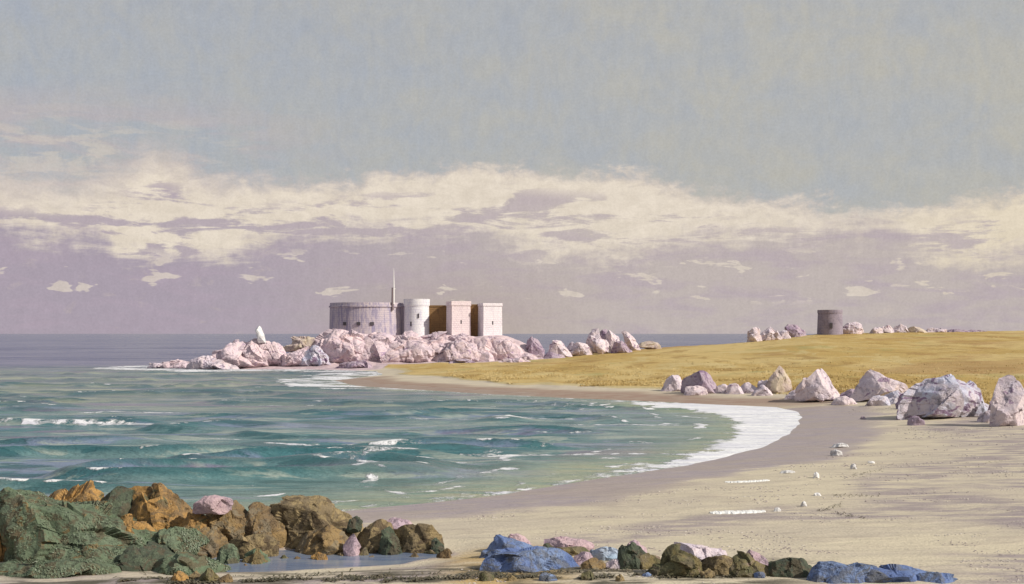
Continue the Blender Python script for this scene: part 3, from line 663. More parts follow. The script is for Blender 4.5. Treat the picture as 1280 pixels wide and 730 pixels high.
# --- rocks on the skyline round the round tower
GS = 'rocks on the skyline by the round tower'
skyl = [
 ('boulder', [(935,419),(938,408),(945,406),(951,411),(954,419)], PALE, 'first pale skyline rock, furthest seaward of the round tower', 330),
 ('boulder', [(951,418),(956,409),(964,406),(972,410),(977,418)], PALE, 'white skyline rock with a rounded top seaward of the slanting mauve rock', 332),
 ('boulder', [(982,419),(984,407),(989,402),(997,404),(1006,411),(1012,419)], MAUVE, 'slanting mauve rock on the skyline close to the round tower', 340),
 ('boulder', [(970,419),(974,413),(984,411),(990,419)], PALE, 'small white rock at the seaward foot of the slanting mauve rock', 335),
 ('boulder', [(1053,416),(1056,406),(1062,401),(1070,399),(1077,405),(1082,416)], PALE, 'domed pale rock on the skyline just inland of the round tower', 352),
 ('boulder', [(1088,416),(1093,409),(1099,407),(1104,411),(1106,416)], PALE, 'small pale rock beyond the gap from the domed skyline rock', 356),
 ('boulder', [(1100,416),(1104,407),(1110,404),(1117,408),(1120,416)], PALE, 'pale knob rock at the start of the inland skyline row', 360),
 ('boulder', [(1116,416),(1122,406),(1128,402),(1134,407),(1138,416)], PALE, 'highest pale rock of the inland skyline row', 361),
 ('boulder', [(1134,416),(1140,408),(1148,406),(1156,409),(1162,416)], BUFF, 'buff rock low in the inland skyline row', 362),
 ('boulder', [(1156,416),(1162,409),(1170,408),(1178,411),(1186,416)], PALE, 'flat whitish rock ending the inland skyline row', 364),
 ('boulder', [(1182,416),(1190,411),(1200,410),(1208,412),(1216,416)], MAUVE, 'low dark rock trailing off inland along the skyline', 366),
 ('boulder', [(1210,416),(1220,411),(1230,412),(1244,416)], MAUVE, 'furthest inland low dark rock on the skyline', 366),
]
for i, (n, ol, m, lb, D) in enumerate(skyl): rock(n, ol, m, lb, GS, D, seed=40 + i, sub=5, rough=0.025, facets=8, sink=0.8, wide=1.08, cleft=0.2, jag=0.4, squash=0.82)

# --- boulders between the turf and the beach
GB = 'boulders along the top of the beach'
beachr = [
 ('boulder', [(829,486),(836,476),(844,469),(852,474),(860,484),(862,489)], PALE, 'seaward end boulder of the beach row, a small pink triangle', None, 5),
 ('boulder', [(858,490),(860,478),(872,470),(884,463),(892,470),(898,484),(902,492)], MAUVE, 'square dark faced boulder with a pale slope beside the small pink triangle', None, 5),
 ('stone', [(894,492),(897,484),(904,480),(910,484),(914,492)], PALE, 'low white stone just right of the square dark faced boulder', None, 4),
 ('stone', [(908,493),(913,483),(921,479),(928,484),(930,493)], PALE, 'rounded white stone second in the low row', None, 4),
 ('stone', [(926,492),(930,482),(938,478),(945,483),(949,492)], PALE, 'whitish stone in the middle of the low row', None, 4),
 ('stone', [(942,494),(948,485),(955,481),(962,486),(966,495)], PALE, 'small jagged white stone in front of the low row', None, 4),
 ('boulder', [(948,491),(953,479),(961,475),(968,480),(972,491)], PALE, 'tallest white stone of the low row, left of the buff upright', None, 4),
 ('boulder', [(962,489),(966,474),(973,461),(978,457),(983,464),(989,480),(991,490)], BUFF, 'upright buff boulder with a narrow peak', None, 5),
 ('boulder', [(1003,499),(1008,484),(1018,470),(1030,461),(1038,464),(1048,477),(1058,494),(1056,501),(1030,503)], PALE, 'pyramid boulder with a purple shaded side', None, 5),
 ('stone', [(1053,501),(1058,492),(1066,486),(1074,491),(1077,501)], MAUVE, 'small purple stone between the pyramid boulder and the slanting one', None, 4),
 ('boulder', [(1073,498),(1078,484),(1086,472),(1096,462),(1104,468),(1116,476),(1130,486),(1138,499)], PALE, 'slanting pale boulder with its peak near the left', None, 5),
 ('stone', [(1106,506),(1112,494),(1122,488),(1134,491),(1140,503)], LILAC, 'bluish stone in front of the slanting pale boulder', None, 4),
 ('stone', [(1126,512),(1132,496),(1142,487),(1152,494),(1156,512)], MAUVE, 'dark purple stone against the left flank of the great boulder', None, 4),
 ('boulder', [(1136,520),(1140,494),(1148,478),(1160,470),(1178,472),(1192,468),(1204,474),(1214,487),(1230,504),(1244,522),(1200,524)], LILAC, 'great blue white boulder, the largest on the beach, with purple hollows', None, 6),
 ('boulder', [(1246,528),(1246,506),(1250,482),(1260,471),(1272,469),(1284,478),(1290,505),(1288,532)], PALE, 'tall grey pink boulder cut by the frame edge', None, 5),
 ('boulder', [(1236,520),(1240,505),(1246,496),(1252,506),(1254,522)], MAUVE, 'dark purple stone wedged between the great boulder and the tall grey pink one', None, 4),
 ('stone', [(1138,530),(1142,522),(1150,520),(1156,526),(1156,532)], MAUVE, 'small purple stone on the sand below the great boulder', None, 3),
 ('stone', [(1076,524),(1078,520),(1082,520),(1084,524)], MAUVE, 'tiny dark stone alone on the sand below the slanting boulder', None, 3),
 ('stone', [(858,493),(864,485),(872,482),(880,487),(886,494)], PALE, 'low pale stone under the square dark faced boulder', None, 4),
 ('stone', [(984,498),(990,489),(998,486),(1006,490),(1010,499)], PALE, 'low pale stone linking the buff upright and the pyramid boulder', None, 4),
 ('stone', [(1044,505),(1052,497),(1062,495),(1070,499),(1074,506)], PALE, 'low pale stone at the right foot of the pyramid boulder', None, 4),
 ('stone', [(1086,506),(1092,497),(1100,494),(1108,498),(1112,507)], LILAC, 'low bluish stone below the peak of the slanting boulder', None, 4),
 ('stone', [(1226,526),(1232,516),(1240,513),(1248,518),(1252,528)], PALE, 'low pale stone at the right foot of the great boulder', None, 4),
 ('stone', [(994,496),(996,491),(1000,490),(1003,496)], MAUVE, 'tiny purple stone left of the pyramid boulder', None, 3),
]
for i, (n, ol, m, lb, D, sub) in enumerate(beachr): rock(n, ol, m, lb, GB, D, seed=60 + i, sub=sub, rough=0.018, facets=12, cut=0.58, cleft=0.3, wide=1.2, jag=0.33)

# --- left foreground headland
GL = 'seaweed rocks of the near left point'
leftr = [
 ('rock', [(-60,725),(-60,640),(-20,622),(10,618),(40,632),(70,640),(110,655),(140,680),(170,710),(200,728)], WEED, 'biggest green weed covered rock filling the near corner', 38.5, 6),
 ('rock', [(-30,668),(-28,648),(-10,638),(8,640),(20,650),(18,664)], OCHRE, 'small ochre block at the frame edge, set in the green weed', 39.5, 5),
 ('rock', [(30,660),(32,620),(48,610),(70,607),(86,603),(100,610),(120,622),(135,640),(128,664)], OCHRE, 'orange crested rock behind the biggest green rock', 42.5, 6),
 ('rock', [(96,668),(100,628),(118,614),(138,612),(150,622),(160,650),(150,670)], DARKW, 'green and black rock between the two orange crests', 42.0, 5),
 ('rock', [(142,668),(142,618),(156,609),(178,606),(198,609),(214,622),(230,640),(244,660),(236,676)], OCHRE, 'steep orange rock with dark cracks and a rounded top', 42.2, 6),
 ('rock', [(118,700),(124,664),(140,648),(158,644),(176,652),(186,672),(190,700)], OCHRE, 'orange slab spilling down in front of the steep orange rock', 40.2, 6),
 ('rock', [(180,704),(184,680),(198,664),(214,660),(230,666),(246,678),(250,700)], WEED, 'dark green rock below the steep orange rock', 40.0, 6),
 ('rock', [(206,700),(214,672),(228,662),(246,660),(262,676),(276,700)], BROWN, 'dark hollow sided rock beside the dark green rock', 40.5, 5),
 ('rock', [(212,668),(220,646),(234,642),(252,650),(266,664),(262,682)], OCHRE, 'low ochre ledge beneath the pink slab', 41.2, 5),
 ('stone', [(240,644),(240,630),(248,622),(262,620),(276,624),(285,633),(282,645)], ROSE, 'pink slab lying on top of the brown rocks', 41.2, 5),
 ('rock', [(244,676),(250,644),(268,630),(290,628),(306,640),(318,660),(318,684)], BROWN, 'dark brown rock under and right of the pink slab', 41.7, 6),
 ('rock', [(296,690),(300,652),(312,634),(326,630),(340,640),(350,668),(352,690)], BROWN, 'purplish brown rock left of the broad tan hump', 41.8, 6),
 ('rock', [(332,688),(334,650),(344,632),(358,625),(380,624),(402,627),(420,638),(438,650),(450,666),(452,688)], TAN, 'broad tan hump, largest rock toward the beach', 42.3, 6),
 ('rock', [(282,696),(288,676),(306,668),(326,672),(342,684),(346,698)], TAN, 'low tan rock at the head of the tide pool', 40.6, 5),
 ('rock', [(366,692),(370,672),(384,660),(406,658),(424,664),(436,678),(440,692)], BROWN, 'brown ledge in front of the broad tan hump', 41.2, 5),
 ('stone', [(428,689),(430,676),(437,667),(445,675),(449,689)], ROSE, 'narrow lilac stone leaning beside the brown ledge', 41.0, 4),
 ('stone', [(432,668),(436,652),(444,646),(450,652),(452,666)], DARKW, 'small black rock on the shoulder of the broad tan hump', 42.0, 4),
 ('rock', [(440,690),(444,672),(456,664),(468,656),(476,652),(484,662),(492,690)], TAN, 'tan rock with a sharp peak beyond the broad hump', 41.6, 5),
 ('stone', [(470,690),(474,670),(484,660),(494,668),(502,690)], DARKW, 'black rock between the sharp peaked rock and the last brown one', 41.2, 4),
 ('stone', [(472,672),(478,656),(492,649),(508,652),(520,662),(518,674)], ROSE, 'lilac slab resting behind the black rock', 42.2, 4),
 ('rock', [(488,688),(494,670),(506,660),(518,656),(530,664),(544,676),(552,688)], TAN, 'last sloping brown rock of the point', 41.5, 5),
 ('stone', [(538,687),(542,676),(549,673),(554,681),(556,687)], DARKW, 'small black stone at the tip of the point', 41.4, 4),
 ('stone', [(298,702),(306,692),(318,687),(332,693),(340,703)], WEED, 'round green weed stone at the head of the tide pool', 39.6, 5),
 ('stone', [(268,700),(274,684),(284,680),(294,686),(298,700)], WEED, 'green weed covered stone right of the dark hollow sided rock', 39.6, 5),
 ('rock', [(176,732),(190,706),(222,695),(252,699),(280,712),(296,731)], WEED, 'low green weed rock at the landward end of the tide pool', 37.4, 5),
 ('rock', [(-40,735),(-20,716),(30,706),(76,704),(112,716),(136,735)], WEED, 'lowest green weed rock along the bottom of the near corner', 36.4, 6),
 ('rock', [(150,702),(162,688),(186,680),(212,682),(230,690),(240,703)], DARKW, 'blackish green rock under the orange slab', 39.4, 5),
 ('rock', [(118,724),(126,696),(146,684),(172,688),(196,700),(214,716),(220,724)], DARKW, 'blackish weed rock at the foot of the biggest green rock', 38.2, 5),
]
for i, (n, ol, m, lb, D, sub) in enumerate(leftr): rock(n, ol, m, lb, GL, D, bury=('pink slab' not in lb[:9] and 'lilac slab' not in lb and 'shoulder' not in lb), seed=90 + i, sub=sub, rough=0.02, facets=11, cut=0.6, sink=0.5, cleft=0.25, wide=1.14, jag=(0.2 if m is ROSE else 0.55))


# --- foreground rocks on the sand
GF = 'rocks across the near edge of the beach'
frontr = [
 ('rock', [(604,700),(608,684),(618,672),(630,667),(644,673),(660,682),(674,690),(680,700)], BLUE, 'slate blue rock rising to a dark peak, leftmost of the near beach rocks', 39.8, 5),
 ('stone', [(612,690),(618,674),(628,666),(637,672),(642,688)], DARKW, 'dark green peak on the blue rock at the left of the row', 39.75, 5),
 ('stone', [(630,680),(634,668),(644,666),(656,672),(662,682)], ROSE, 'pink stone behind the dark green peak', 40.4, 4),
 ('rock', [(612,713),(622,698),(648,688),(676,684),(700,690),(716,704),(718,714)], BLUE, 'long low slate blue rock in front of the dark green peak', 38.9, 5),
 ('stone', [(676,690),(682,680),(688,678),(694,684),(696,692)], DARKW, 'dark knob stone behind the long low blue rock', 39.7, 4),
 ('stone', [(682,686),(690,674),(706,671),(724,675),(738,684),(734,690)], ROSE, 'flat pink slab behind the dark knob stone', 40.6, 5),
 ('stone', [(690,696),(700,687),(716,684),(734,685),(742,694)], OLIVE, 'low olive stone in front of the flat pink slab', 39.6, 4),
 ('stone', [(714,706),(718,694),(728,688),(740,694),(748,704)], ROSE, 'rosy stone at the right end of the long low blue rock', 39.2, 4),
 ('stone', [(738,700),(744,686),(756,681),(770,683),(778,694),(776,702)], ICE, 'light blue rounded stone left of the green peak', 39.6, 5),
 ('stone', [(728,713),(734,702),(744,697),(754,703),(758,713)], BROWN, 'small dark red brown stone in front of the light blue one', 38.8, 4),
 ('rock', [(774,712),(776,690),(782,680),(788,674),(796,682),(804,694),(810,712)], DARKW, 'dark green peaked rock in the middle of the row', 39.1, 5),
 ('stone', [(786,694),(788,678),(792,672),(800,678),(808,690),(806,698)], ROSE, 'pinkish leaning slab behind the dark green peaked rock', 39.8, 4),
 ('stone', [(756,711),(762,701),(772,698),(780,704),(782,712)], PALE, 'little whitish stone at the foot of the dark green peaked rock', 38.8, 4),
 ('stone', [(800,712),(804,696),(812,690),(822,696),(828,712)], OLIVE, 'low olive stone between the two highest rocks of the row', 39.1, 4),
 ('rock', [(814,720),(818,694),(828,683),(842,677),(854,681),(864,694),(874,712),(872,722)], OLIVE, 'olive brown rounded rock, highest right of the middle', 38.6, 6),
 ('stone', [(844,700),(848,682),(856,677),(874,682),(892,688),(906,698),(900,708)], PALE, 'pinkish white slab sloping away behind the olive brown rock', 39.6, 5),
 ('rock', [(868,720),(874,702),(890,693),(906,692),(920,700),(926,720)], TAN, 'tan rock between the pinkish slab and the cleft rock', 38.7, 5),
 ('rock', [(908,721),(914,700),(924,690),(938,688),(950,694),(962,708),(972,722)], OLIVE, 'cleft olive rock with a dark groove', 38.6, 5),
 ('stone', [(930,704),(934,688),(942,684),(952,690),(960,702),(956,710)], ROSE, 'pink topped stone behind the cleft olive rock', 39.3, 4),
 ('rock', [(966,723),(972,704),(984,698),(1002,696),(1014,699),(1020,710),(1024,723)], DARKW, 'flat topped dark green rock beside the bright blue one', 38.6, 5),
 ('rock', [(1020,730),(1024,708),(1032,700),(1044,698),(1058,704),(1072,703),(1090,708),(1104,728)], BLUE, 'bright blue rock with a rounded head, largest of the blue ones', 38.4, 5),
 ('rock', [(1076,730),(1086,710),(1104,704),(1130,703),(1148,708),(1164,718),(1168,730)], BLUE, 'long blue rock trailing from the bright blue head', 38.5, 5),
 ('stone', [(1152,726),(1162,714),(1174,712),(1190,716),(1204,724),(1200,729)], BLUE, 'thin blue tail stone ending the near row', 38.7, 4),
]
for i, (n, ol, m, lb, D, sub) in enumerate(frontr): rock(n, ol, m, lb, GF, None, seed=130 + i, sub=sub, rough=0.02, facets=11, cut=0.6, sink=0.25, cleft=0.3, wide=1.25, jag=0.45, squash=(0.72 if 'blue' in lb and px_(ol) > 1000 else 0.86))

# broken stones lodged between the big ones
rs_ = np.random.RandomState(77)
for i in range(16):
    px = 215 + 23 * i + rs_.uniform(-8, 8); yb = np.interp(px, [0, 290, 320, 560], [728, 725, 703, 696]) + rs_.uniform(-2, 4)
    w = rs_.uniform(12, 30); h = w * rs_.uniform(0.45, 0.75); mt_ = [OCHRE, TAN, OLIVE, BROWN][i % 4]
    lb = ['small ochre stone lodged among the rocks of the near left point', 'small tan stone lodged among the rocks of the near left point',
          'small olive stone lodged among the rocks of the near left point', 'small brown stone lodged among the rocks of the near left point'][i % 4]
    D_ = hit(px, yb)[1] - 0.15
    rock('stone', tri(px - w / 2, px + w / 2, yb - h, yb, rs_.uniform(0.3, 0.7), 0.3, i), mt_, lb, 'small stones of the near left point', D_, seed=240 + i, sub=4, rough=0.02, facets=9, sink=0.15, cat='stone', jag=0.4)
for i in range(14):
    px = 610 + 41 * i + rs_.uniform(-14, 14); yb = rs_.uniform(719, 728); w = rs_.uniform(10, 26); h = w * rs_.uniform(0.4, 0.65); mt_ = [OLIVE, TAN, BLUE][(i + (px > 1000) * 2) % 3]
    nm_ = {'olive rock': 'olive', 'tan rock': 'tan', 'slate blue rock': 'slate blue'}[mt_.name]
    rock('stone', tri(px - w / 2, px + w / 2, yb - h, yb, rs_.uniform(0.3, 0.7), 0.3, i), mt_, 'small %s stone at the foot of the near beach rocks' % nm_, 'small stones of the near beach row', None, seed=280 + i, sub=4, rough=0.02, facets=9, sink=0.15, cat='stone', jag=0.4)

# fronds of weed hanging on the green rocks (a part of each rock)
HANG, q, b, P = new_mat('hanging weed')
q.l.new(q.mix(q.ramp(q.noise(P, 1.3, 5, 0.65), 0.40, 0.60), (0.10, 0.135, 0.08, 1), (0.15, 0.18, 0.115, 1)), b.inputs['Base Color']); b.inputs['Roughness'].default_value = 0.5
def hang(o, n, seed):
    me = o.data; rs = np.random.RandomState(seed); k = len(me.polygons)
    C = np.empty(k * 3); N = np.empty(k * 3); A = np.empty(k)
    me.polygons.foreach_get('center', C); me.polygons.foreach_get('normal', N); me.polygons.foreach_get('area', A)
    C = C.reshape(-1, 3); N = N.reshape(-1, 3)
    w = A * np.clip(N[:, 2] + 0.45, 0, 1) * (C[:, 2] > -0.1) * (pn(C[:, 0] * 1.1 + seed, C[:, 1] * 1.1, C[:, 2] * 1.1) + 0.12 > 0)
    if w.sum() <= 0: return
    vs, fs = [], []
    for i in rs.choice(k, n, p=w / w.sum()):
        c = C[i] + N[i] * 0.012; d = rs.normal(size=3) * 0.6 + np.array([0, 0, -0.7]); d -= N[i] * (d @ N[i]) * 0.9; d /= np.linalg.norm(d) + 1e-9
        t = np.cross(N[i], d); l = rs.uniform(0.05, 0.13); ww = rs.uniform(0.008, 0.02); q0 = len(vs)
        for a_, f_, h_ in ((0, 0.6, 0), (0.5, 1, 0.03), (1, 0.3, 0.012)):
            p = c + d * l * a_ + N[i] * h_; vs += [tuple(p - t * ww * f_), tuple(p + t * ww * f_)]
        fs += [(q0, q0 + 1, q0 + 3, q0 + 2), (q0 + 2, q0 + 3, q0 + 5, q0 + 4)]
    m2 = bpy.data.meshes.new('seaweed_cover'); m2.from_pydata(vs, [], fs); m2.update()
    tag(link('seaweed_cover', m2, HANG, o), kind='stuff')
for j, o in enumerate([o for o in COL.objects if o.get('group') == GL and o.type == 'MESH' and o.data.materials[0] in (WEED, DARKW)]):
    if o.data.materials[0] is WEED and max(o.dimensions) > 1.6: hang(o, int(700 * min(4, max(o.dimensions) / 1.3)), j)

# shingle and broken shell strewn over the dry sand (uncountable)
SHING, q, b, P = new_mat('shingle')
q.l.new(q.mix(q.ramp(q.noise(P, 1.7, 3), 0.42, 0.58), (0.30, 0.25, 0.25, 1), (0.55, 0.50, 0.44, 1)), b.inputs['Base Color'])
def shingle(n, seed):
    rs = np.random.RandomState(seed); px = rs.uniform(560, 1300, n * 3); y = 34 + 60 * rs.uniform(0, 1, n * 3) ** 1.3; x = (px - CX) * y / F
    z, d, gr, rk, pd = terrain(x, y)
    k = (d > 6.5) & (gr < 0.1) & (pd < -0.5) & (pn(x / 7, y / 3.5, 23.0) + 0.6 * pn(x / 2, y / 1.2, 3.0) > 0.16)
    x, y, z = x[k][:n], y[k][:n], z[k][:n]
    base, f = ico(1); m_ = len(x); R_ = rs.uniform(0.010, 0.034, m_) * (1 + (y - 34) / 60)
    V = base[None] * (R_[:, None, None] * rs.uniform(0.6, 1.3, (m_, 1, 3))) * np.array([1.25, 1.1, 0.6]) + np.stack([x, y, z + 0.3 * R_], -1)[:, None]
    Fc = f[None] + (np.arange(m_) * len(base))[:, None, None]
    me = bpy.data.meshes.new('pebbles'); me.from_pydata(V.reshape(-1, 3).tolist(), [], Fc.reshape(-1, 3).tolist()); me.update()
    tag(link('pebbles', me, SHING), kind='stuff')
shingle(4500, 8)

# --- white stones and dried foam scraps on the dry sand
GW = 'white flecks on the dry sand'
flecks = [
 (1051,557,22,6,'long white stone uppermost on the dry sand'), (1047,566,16,8,'tilted white stone just below the uppermost one'),
 (1068,583,9,7,'white stone with a weed streak trailing to its right'), (1090,578,10,3,'thin white chip beside a weed streak'),
 (1021,594,9,8,'round white stone alone in the middle of the dry sand'), (985,590,20,4,'flat white chip nearest the mauve wet sand'),
 (1022,618,10,4,'small flat white chip below the round stone'), (1005,630,8,7,'round white pebble above the end of the long foam line'),
 (972,637,10,5,'white pebble just off the end of the long foam line')]
for i, (px, pyy, w, h, lb) in enumerate(flecks):
    rock('stone', [(px - w / 2, pyy + h / 2), (px - w * .35, pyy - h * .3), (px, pyy - h / 2), (px + w * .35, pyy - h * .25), (px + w / 2, pyy + h / 2)], WHITE, lb, GW, None, seed=170 + i, sub=3, rough=0.03, facets=4, sink=0.05, cat='stone')

FOAMM, q, b, P = new_mat('dried foam')
q.l.new(q.mix(q.noise(P, 4, 4), (0.82, 0.82, 0.8, 1), (0.68, 0.67, 0.64, 1)), b.inputs['Base Color']); b.inputs['Roughness'].default_value = 0.8
bump(q, b, q.noise(P, 20, 3), 0.6, 0.02)
def foam_line(px0, px1, pyy, wpx, label, seed):
    x0, D, z0 = hit(px0, pyy); x1, D1, z1 = hit(px1, pyy - 2); rs = random.Random(seed)
    bm = bmesh.new(); n = 40; prev = None; c = Vector(((x0 + x1) / 2, (D + D1) / 2, 0)); c.z = ground(c.x, c.y)
    m_ = D * D / (H * F)
    for i in range(n + 1):
        t = i / n; x = x0 + (x1 - x0) * t; y = D + (D1 - D) * t + 0.06 * math.sin(7 * t + seed)
        w = 0.5 * wpx * m_ * (0.25 + abs(math.sin(math.pi * t)) ** 0.4) * rs.uniform(0.55, 1.1)
        zz = ground(x, y)
        ring = [bm.verts.new((x - c.x, y - w - c.y, zz - 0.01 - c.z)), bm.verts.new((x - c.x, y - w * 0.5 - c.y, zz + 0.045 * rs.uniform(.6, 1.2) - c.z)),
                bm.verts.new((x - c.x, y + w * 0.5 - c.y, zz + 0.045 * rs.uniform(.6, 1.2) - c.z)), bm.verts.new((x - c.x, y + w - c.y, zz - 0.01 - c.z))]
        if prev:
            for k in range(3): bm.faces.new((prev[k], ring[k], ring[k + 1], prev[k + 1]))
        prev = ring
    me = bpy.data.meshes.new('foam_line'); bm.to_mesh(me); bm.free()
    tag(link('foam_line', me, FOAMM, loc=c), label, 'foam', 'dried foam lines on the sand')
foam_line(887, 957, 642, 5, 'longest white foam line lying on the near sand', 1)
foam_line(906, 962, 603, 2.2, 'thin broken foam line higher up the sand', 2)

# --- weed: dark strand along the bottom edge, thin drift lines on the beach (uncountable fronds)
WEEDM, q, b, P = new_mat('seaweed fronds')
oi = q.noise(P, 1.2, 4)
q.l.new(q.mix(q.ramp(oi, 0.4, 0.6), (0.075, 0.07, 0.04, 1), (0.12, 0.10, 0.065, 1)), b.inputs['Base Color']); b.inputs['Roughness'].default_value = 0.55
def fronds(name, pts, size, seed):
    rs = np.random.RandomState(seed); vs, fs = [], []
    P = np.array(pts); zz = terrain(P[:, 0], P[:, 1])[0]
    for (x, y), z in zip(P, zz):
        a = rs.uniform(0, math.pi * 2); l = size * rs.uniform(0.5, 1.5); w = l * 0.28; c, s = math.cos(a), math.sin(a); up = rs.uniform(0.0, 0.35) * l
        k = len(vs)
        for t, ww, h in ((0, 0.5, 0.005), (0.5, 1, up + 0.015), (1, 0.35, up * 0.5 + 0.008)):
            vs.append((x + c * l * t - s * w * ww / 2, y + s * l * t + c * w * ww / 2, z + h)); vs.append((x + c * l * t + s * w * ww / 2, y + s * l * t - c * w * ww / 2, z + h + 0.006))
        fs += [(k, k + 2, k + 3, k + 1), (k + 2, k + 4, k + 5, k + 3)]
    me = bpy.data.meshes.new(name); me.from_pydata(vs, [], fs); me.update()
    tag(link(name, me, WEEDM), kind='stuff')
rs = np.random.RandomState(5); pts = []
for _ in range(9000):
    px, pyy = rs.uniform(150, 1010), 733 - abs(rs.normal(0, 6.0))
    x, y = W0(px, pyy, 0.62)
    if pn(x / 1.7, y / 0.6, 3.0) + 0.5 * pn(x / 0.5, y / 0.3, 8.0) > 0.10: pts.append((x, y))
fronds('seaweed', pts, 0.16, 1)
pts = []
for (x0, y0, x1, y1, n) in ((1066,582,1104,576,60),(1040,607,1100,609,70),(1022,626,1052,620,50),(1042,628,1080,638,50),(1190,578,1260,566,40),(1120,526,1240,530,90),(1060,506,1130,502,80)):
    for _ in range(n):
        t = rs.uniform(); px = x0 + (x1 - x0) * t; pyy = y0 + (y1 - y0) * t + rs.normal(0, 1.3)
        pts.append(hit(px, pyy)[:2] if False else W0(px, pyy, 1.1))
fronds('drift_weed', pts, 0.11, 2)

# straw tufts on the turf bank, thickest where the turf meets the sand
STRAW, q, b, P = new_mat('straw tufts')
q.l.new(q.mix(q.ramp(q.noise(P, 0.15, 4), 0.4, 0.6), (0.48, 0.35, 0.14, 1), (0.58, 0.46, 0.23, 1)), b.inputs['Base Color']); b.inputs['Roughness'].default_value = 0.9
def tufts(n, seed):
    rs = np.random.RandomState(seed)
    px = rs.uniform(560, 1330, n); De = np.interp(px, HU, HDE)
    y = De + 3 + np.abs(rs.normal(0, 1, n)) ** 1.5 * 22; x = (px - CX) * y / F
    z, d, gr, rk, _ = terrain(x, y)
    keep = (gr > 0.25) & (rk < 0.2) & (pn(x / 9, y / 7, 17.0) + 0.5 * pn(x / 3, y / 3, 3.0) > -0.05)
    vs, fs = [], []
    for X0, Y0, Z0 in zip(x[keep], y[keep], z[keep]):
        h0 = rs.uniform(0.10, 0.26)
        for _ in range(4):
            a = rs.uniform(0, 6.28); w = rs.uniform(0.04, 0.10); l = h0 * rs.uniform(0.5, 1.1); k = len(vs); ox, oy = rs.normal(0, 0.14, 2)
            vs += [(X0 + ox - w * math.cos(a), Y0 + oy - w * math.sin(a), Z0 - 0.05), (X0 + ox + w * math.cos(a), Y0 + oy + w * math.sin(a), Z0 - 0.05), (X0 + ox * 1.8 + rs.normal(0, .08), Y0 + oy * 1.8, Z0 + l)]
            fs.append((k, k + 1, k + 2))
    me = bpy.data.meshes.new('grass'); me.from_pydata(vs, [], fs); me.update(); tag(link('grass', me, STRAW), kind='stuff')
tufts(11000, 3)

# ------------------------------------------------------------------ fort and towers
def empty(name, loc, label, cat, group=None):
    o = bpy.data.objects.new(name, None); COL.objects.link(o); o.location = loc; o.empty_display_size = 0.5
    return tag(o, label, cat, group)

def lathe(name, prof, n, mat, parent, arc=(0, 2 * math.pi), loc=(0, 0, 0)):
    bm = bmesh.new(); full = abs(arc[1] - arc[0] - 2 * math.pi) < 1e-6; m_ = n if full else n + 1; R = []
    for r, z in prof: R.append([bm.verts.new((r * math.cos(arc[0] + (arc[1] - arc[0]) * i / n), r * math.sin(arc[0] + (arc[1] - arc[0]) * i / n), z)) for i in range(m_)])
    for a, b_ in zip(R, R[1:]):
        for i in range(m_ if full else n): bm.faces.new((a[i], a[(i + 1) % m_], b_[(i + 1) % m_], b_[i]))
    if prof[-1][0] > 0.01 and full: bm.faces.new(R[-1])
    bmesh.ops.recalc_face_normals(bm, faces=bm.faces)
    me = bpy.data.meshes.new(name); bm.to_mesh(me); bm.free()
    return link(name, me, mat, parent, loc)

def box(name, x0, x1, y0, y1, z0, z1, mat, parent, taper=0.0, rot=0, bev=0.06, loc=(0, 0, 0)):
    bm = bmesh.new(); bmesh.ops.create_cube(bm, size=1)
    for v in bm.verts:
        s = 1 - (taper if v.co.z > 0 else 0)
        v.co = ((x0 + x1) / 2 + v.co.x * (x1 - x0) * s, (y0 + y1) / 2 + v.co.y * (y1 - y0) * s, (z0 + z1) / 2 + v.co.z * (z1 - z0))
    if bev: bmesh.ops.bevel(bm, geom=bm.edges[:], offset=bev, segments=2, affect='EDGES')
    me = bpy.data.meshes.new(name); bm.to_mesh(me); bm.free()
    o = link(name, me, mat, parent, loc); o.rotation_euler = (0, 0, rot); return o

M_BAT = masonry('battery stone', (0.52, 0.45, 0.47, 1), (0.44, 0.39, 0.46, 1), (0.36, 0.32, 0.42, 1), 0.5, streak=(0.25, 0.225, 0.34, 1))  # dark mauve streaks paint the drum's shade into the wall colour
M_WHITE = masonry('whitewashed stone', (0.76, 0.75, 0.76, 1), (0.68, 0.67, 0.73, 1), (0.48, 0.46, 0.60, 1), 0.6)
M_ROSE = masonry('rose stone wall', (0.78, 0.67, 0.68, 1), (0.70, 0.60, 0.63, 1), (0.58, 0.48, 0.52, 1), 0.5)
M_PALE = masonry('pale stone wall', (0.82, 0.77, 0.80, 1), (0.74, 0.69, 0.74, 1), (0.62, 0.56, 0.62, 1), 0.5)
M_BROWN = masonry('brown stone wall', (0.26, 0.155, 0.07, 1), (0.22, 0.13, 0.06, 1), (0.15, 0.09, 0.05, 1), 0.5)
M_GREY = masonry('grey tower stone', (0.32, 0.275, 0.335, 1), (0.25, 0.215, 0.275, 1), (0.17, 0.145, 0.20, 1), 0.45)
M_DARK, q, b, P = new_mat('opening'); q.l.new(q.mix(q.noise(P, 2), (0.05, 0.04, 0.05, 1), (0.08, 0.07, 0.08, 1)), b.inputs['Base Color'])
M_WOOD, q, b, P = new_mat('mast wood'); q.l.new(q.mix(q.noise(P, 3, 4, 0.6, 0, (4, 4, 0.5)), (0.16, 0.12, 0.14, 1), (0.24, 0.18, 0.18, 1)), b.inputs['Base Color'])
M_MASTW, q, b, P = new_mat('white mast paint'); q.l.new(q.mix(q.noise(P, 3), (0.78, 0.77, 0.76, 1), (0.68, 0.66, 0.66, 1)), b.inputs['Base Color'])
M_ROOF, q, b, P = new_mat('roof slab'); q.l.new(q.mix(q.noise(P, 1), (0.3, 0.27, 0.27, 1), (0.4, 0.36, 0.35, 1)), b.inputs['Base Color'])

Df = 290.0; kf = Df / F
fx = lambda px, D=Df: (px - CX) * D / F
fz = lambda pyy, D=Df: H - (pyy - HY) * D / F
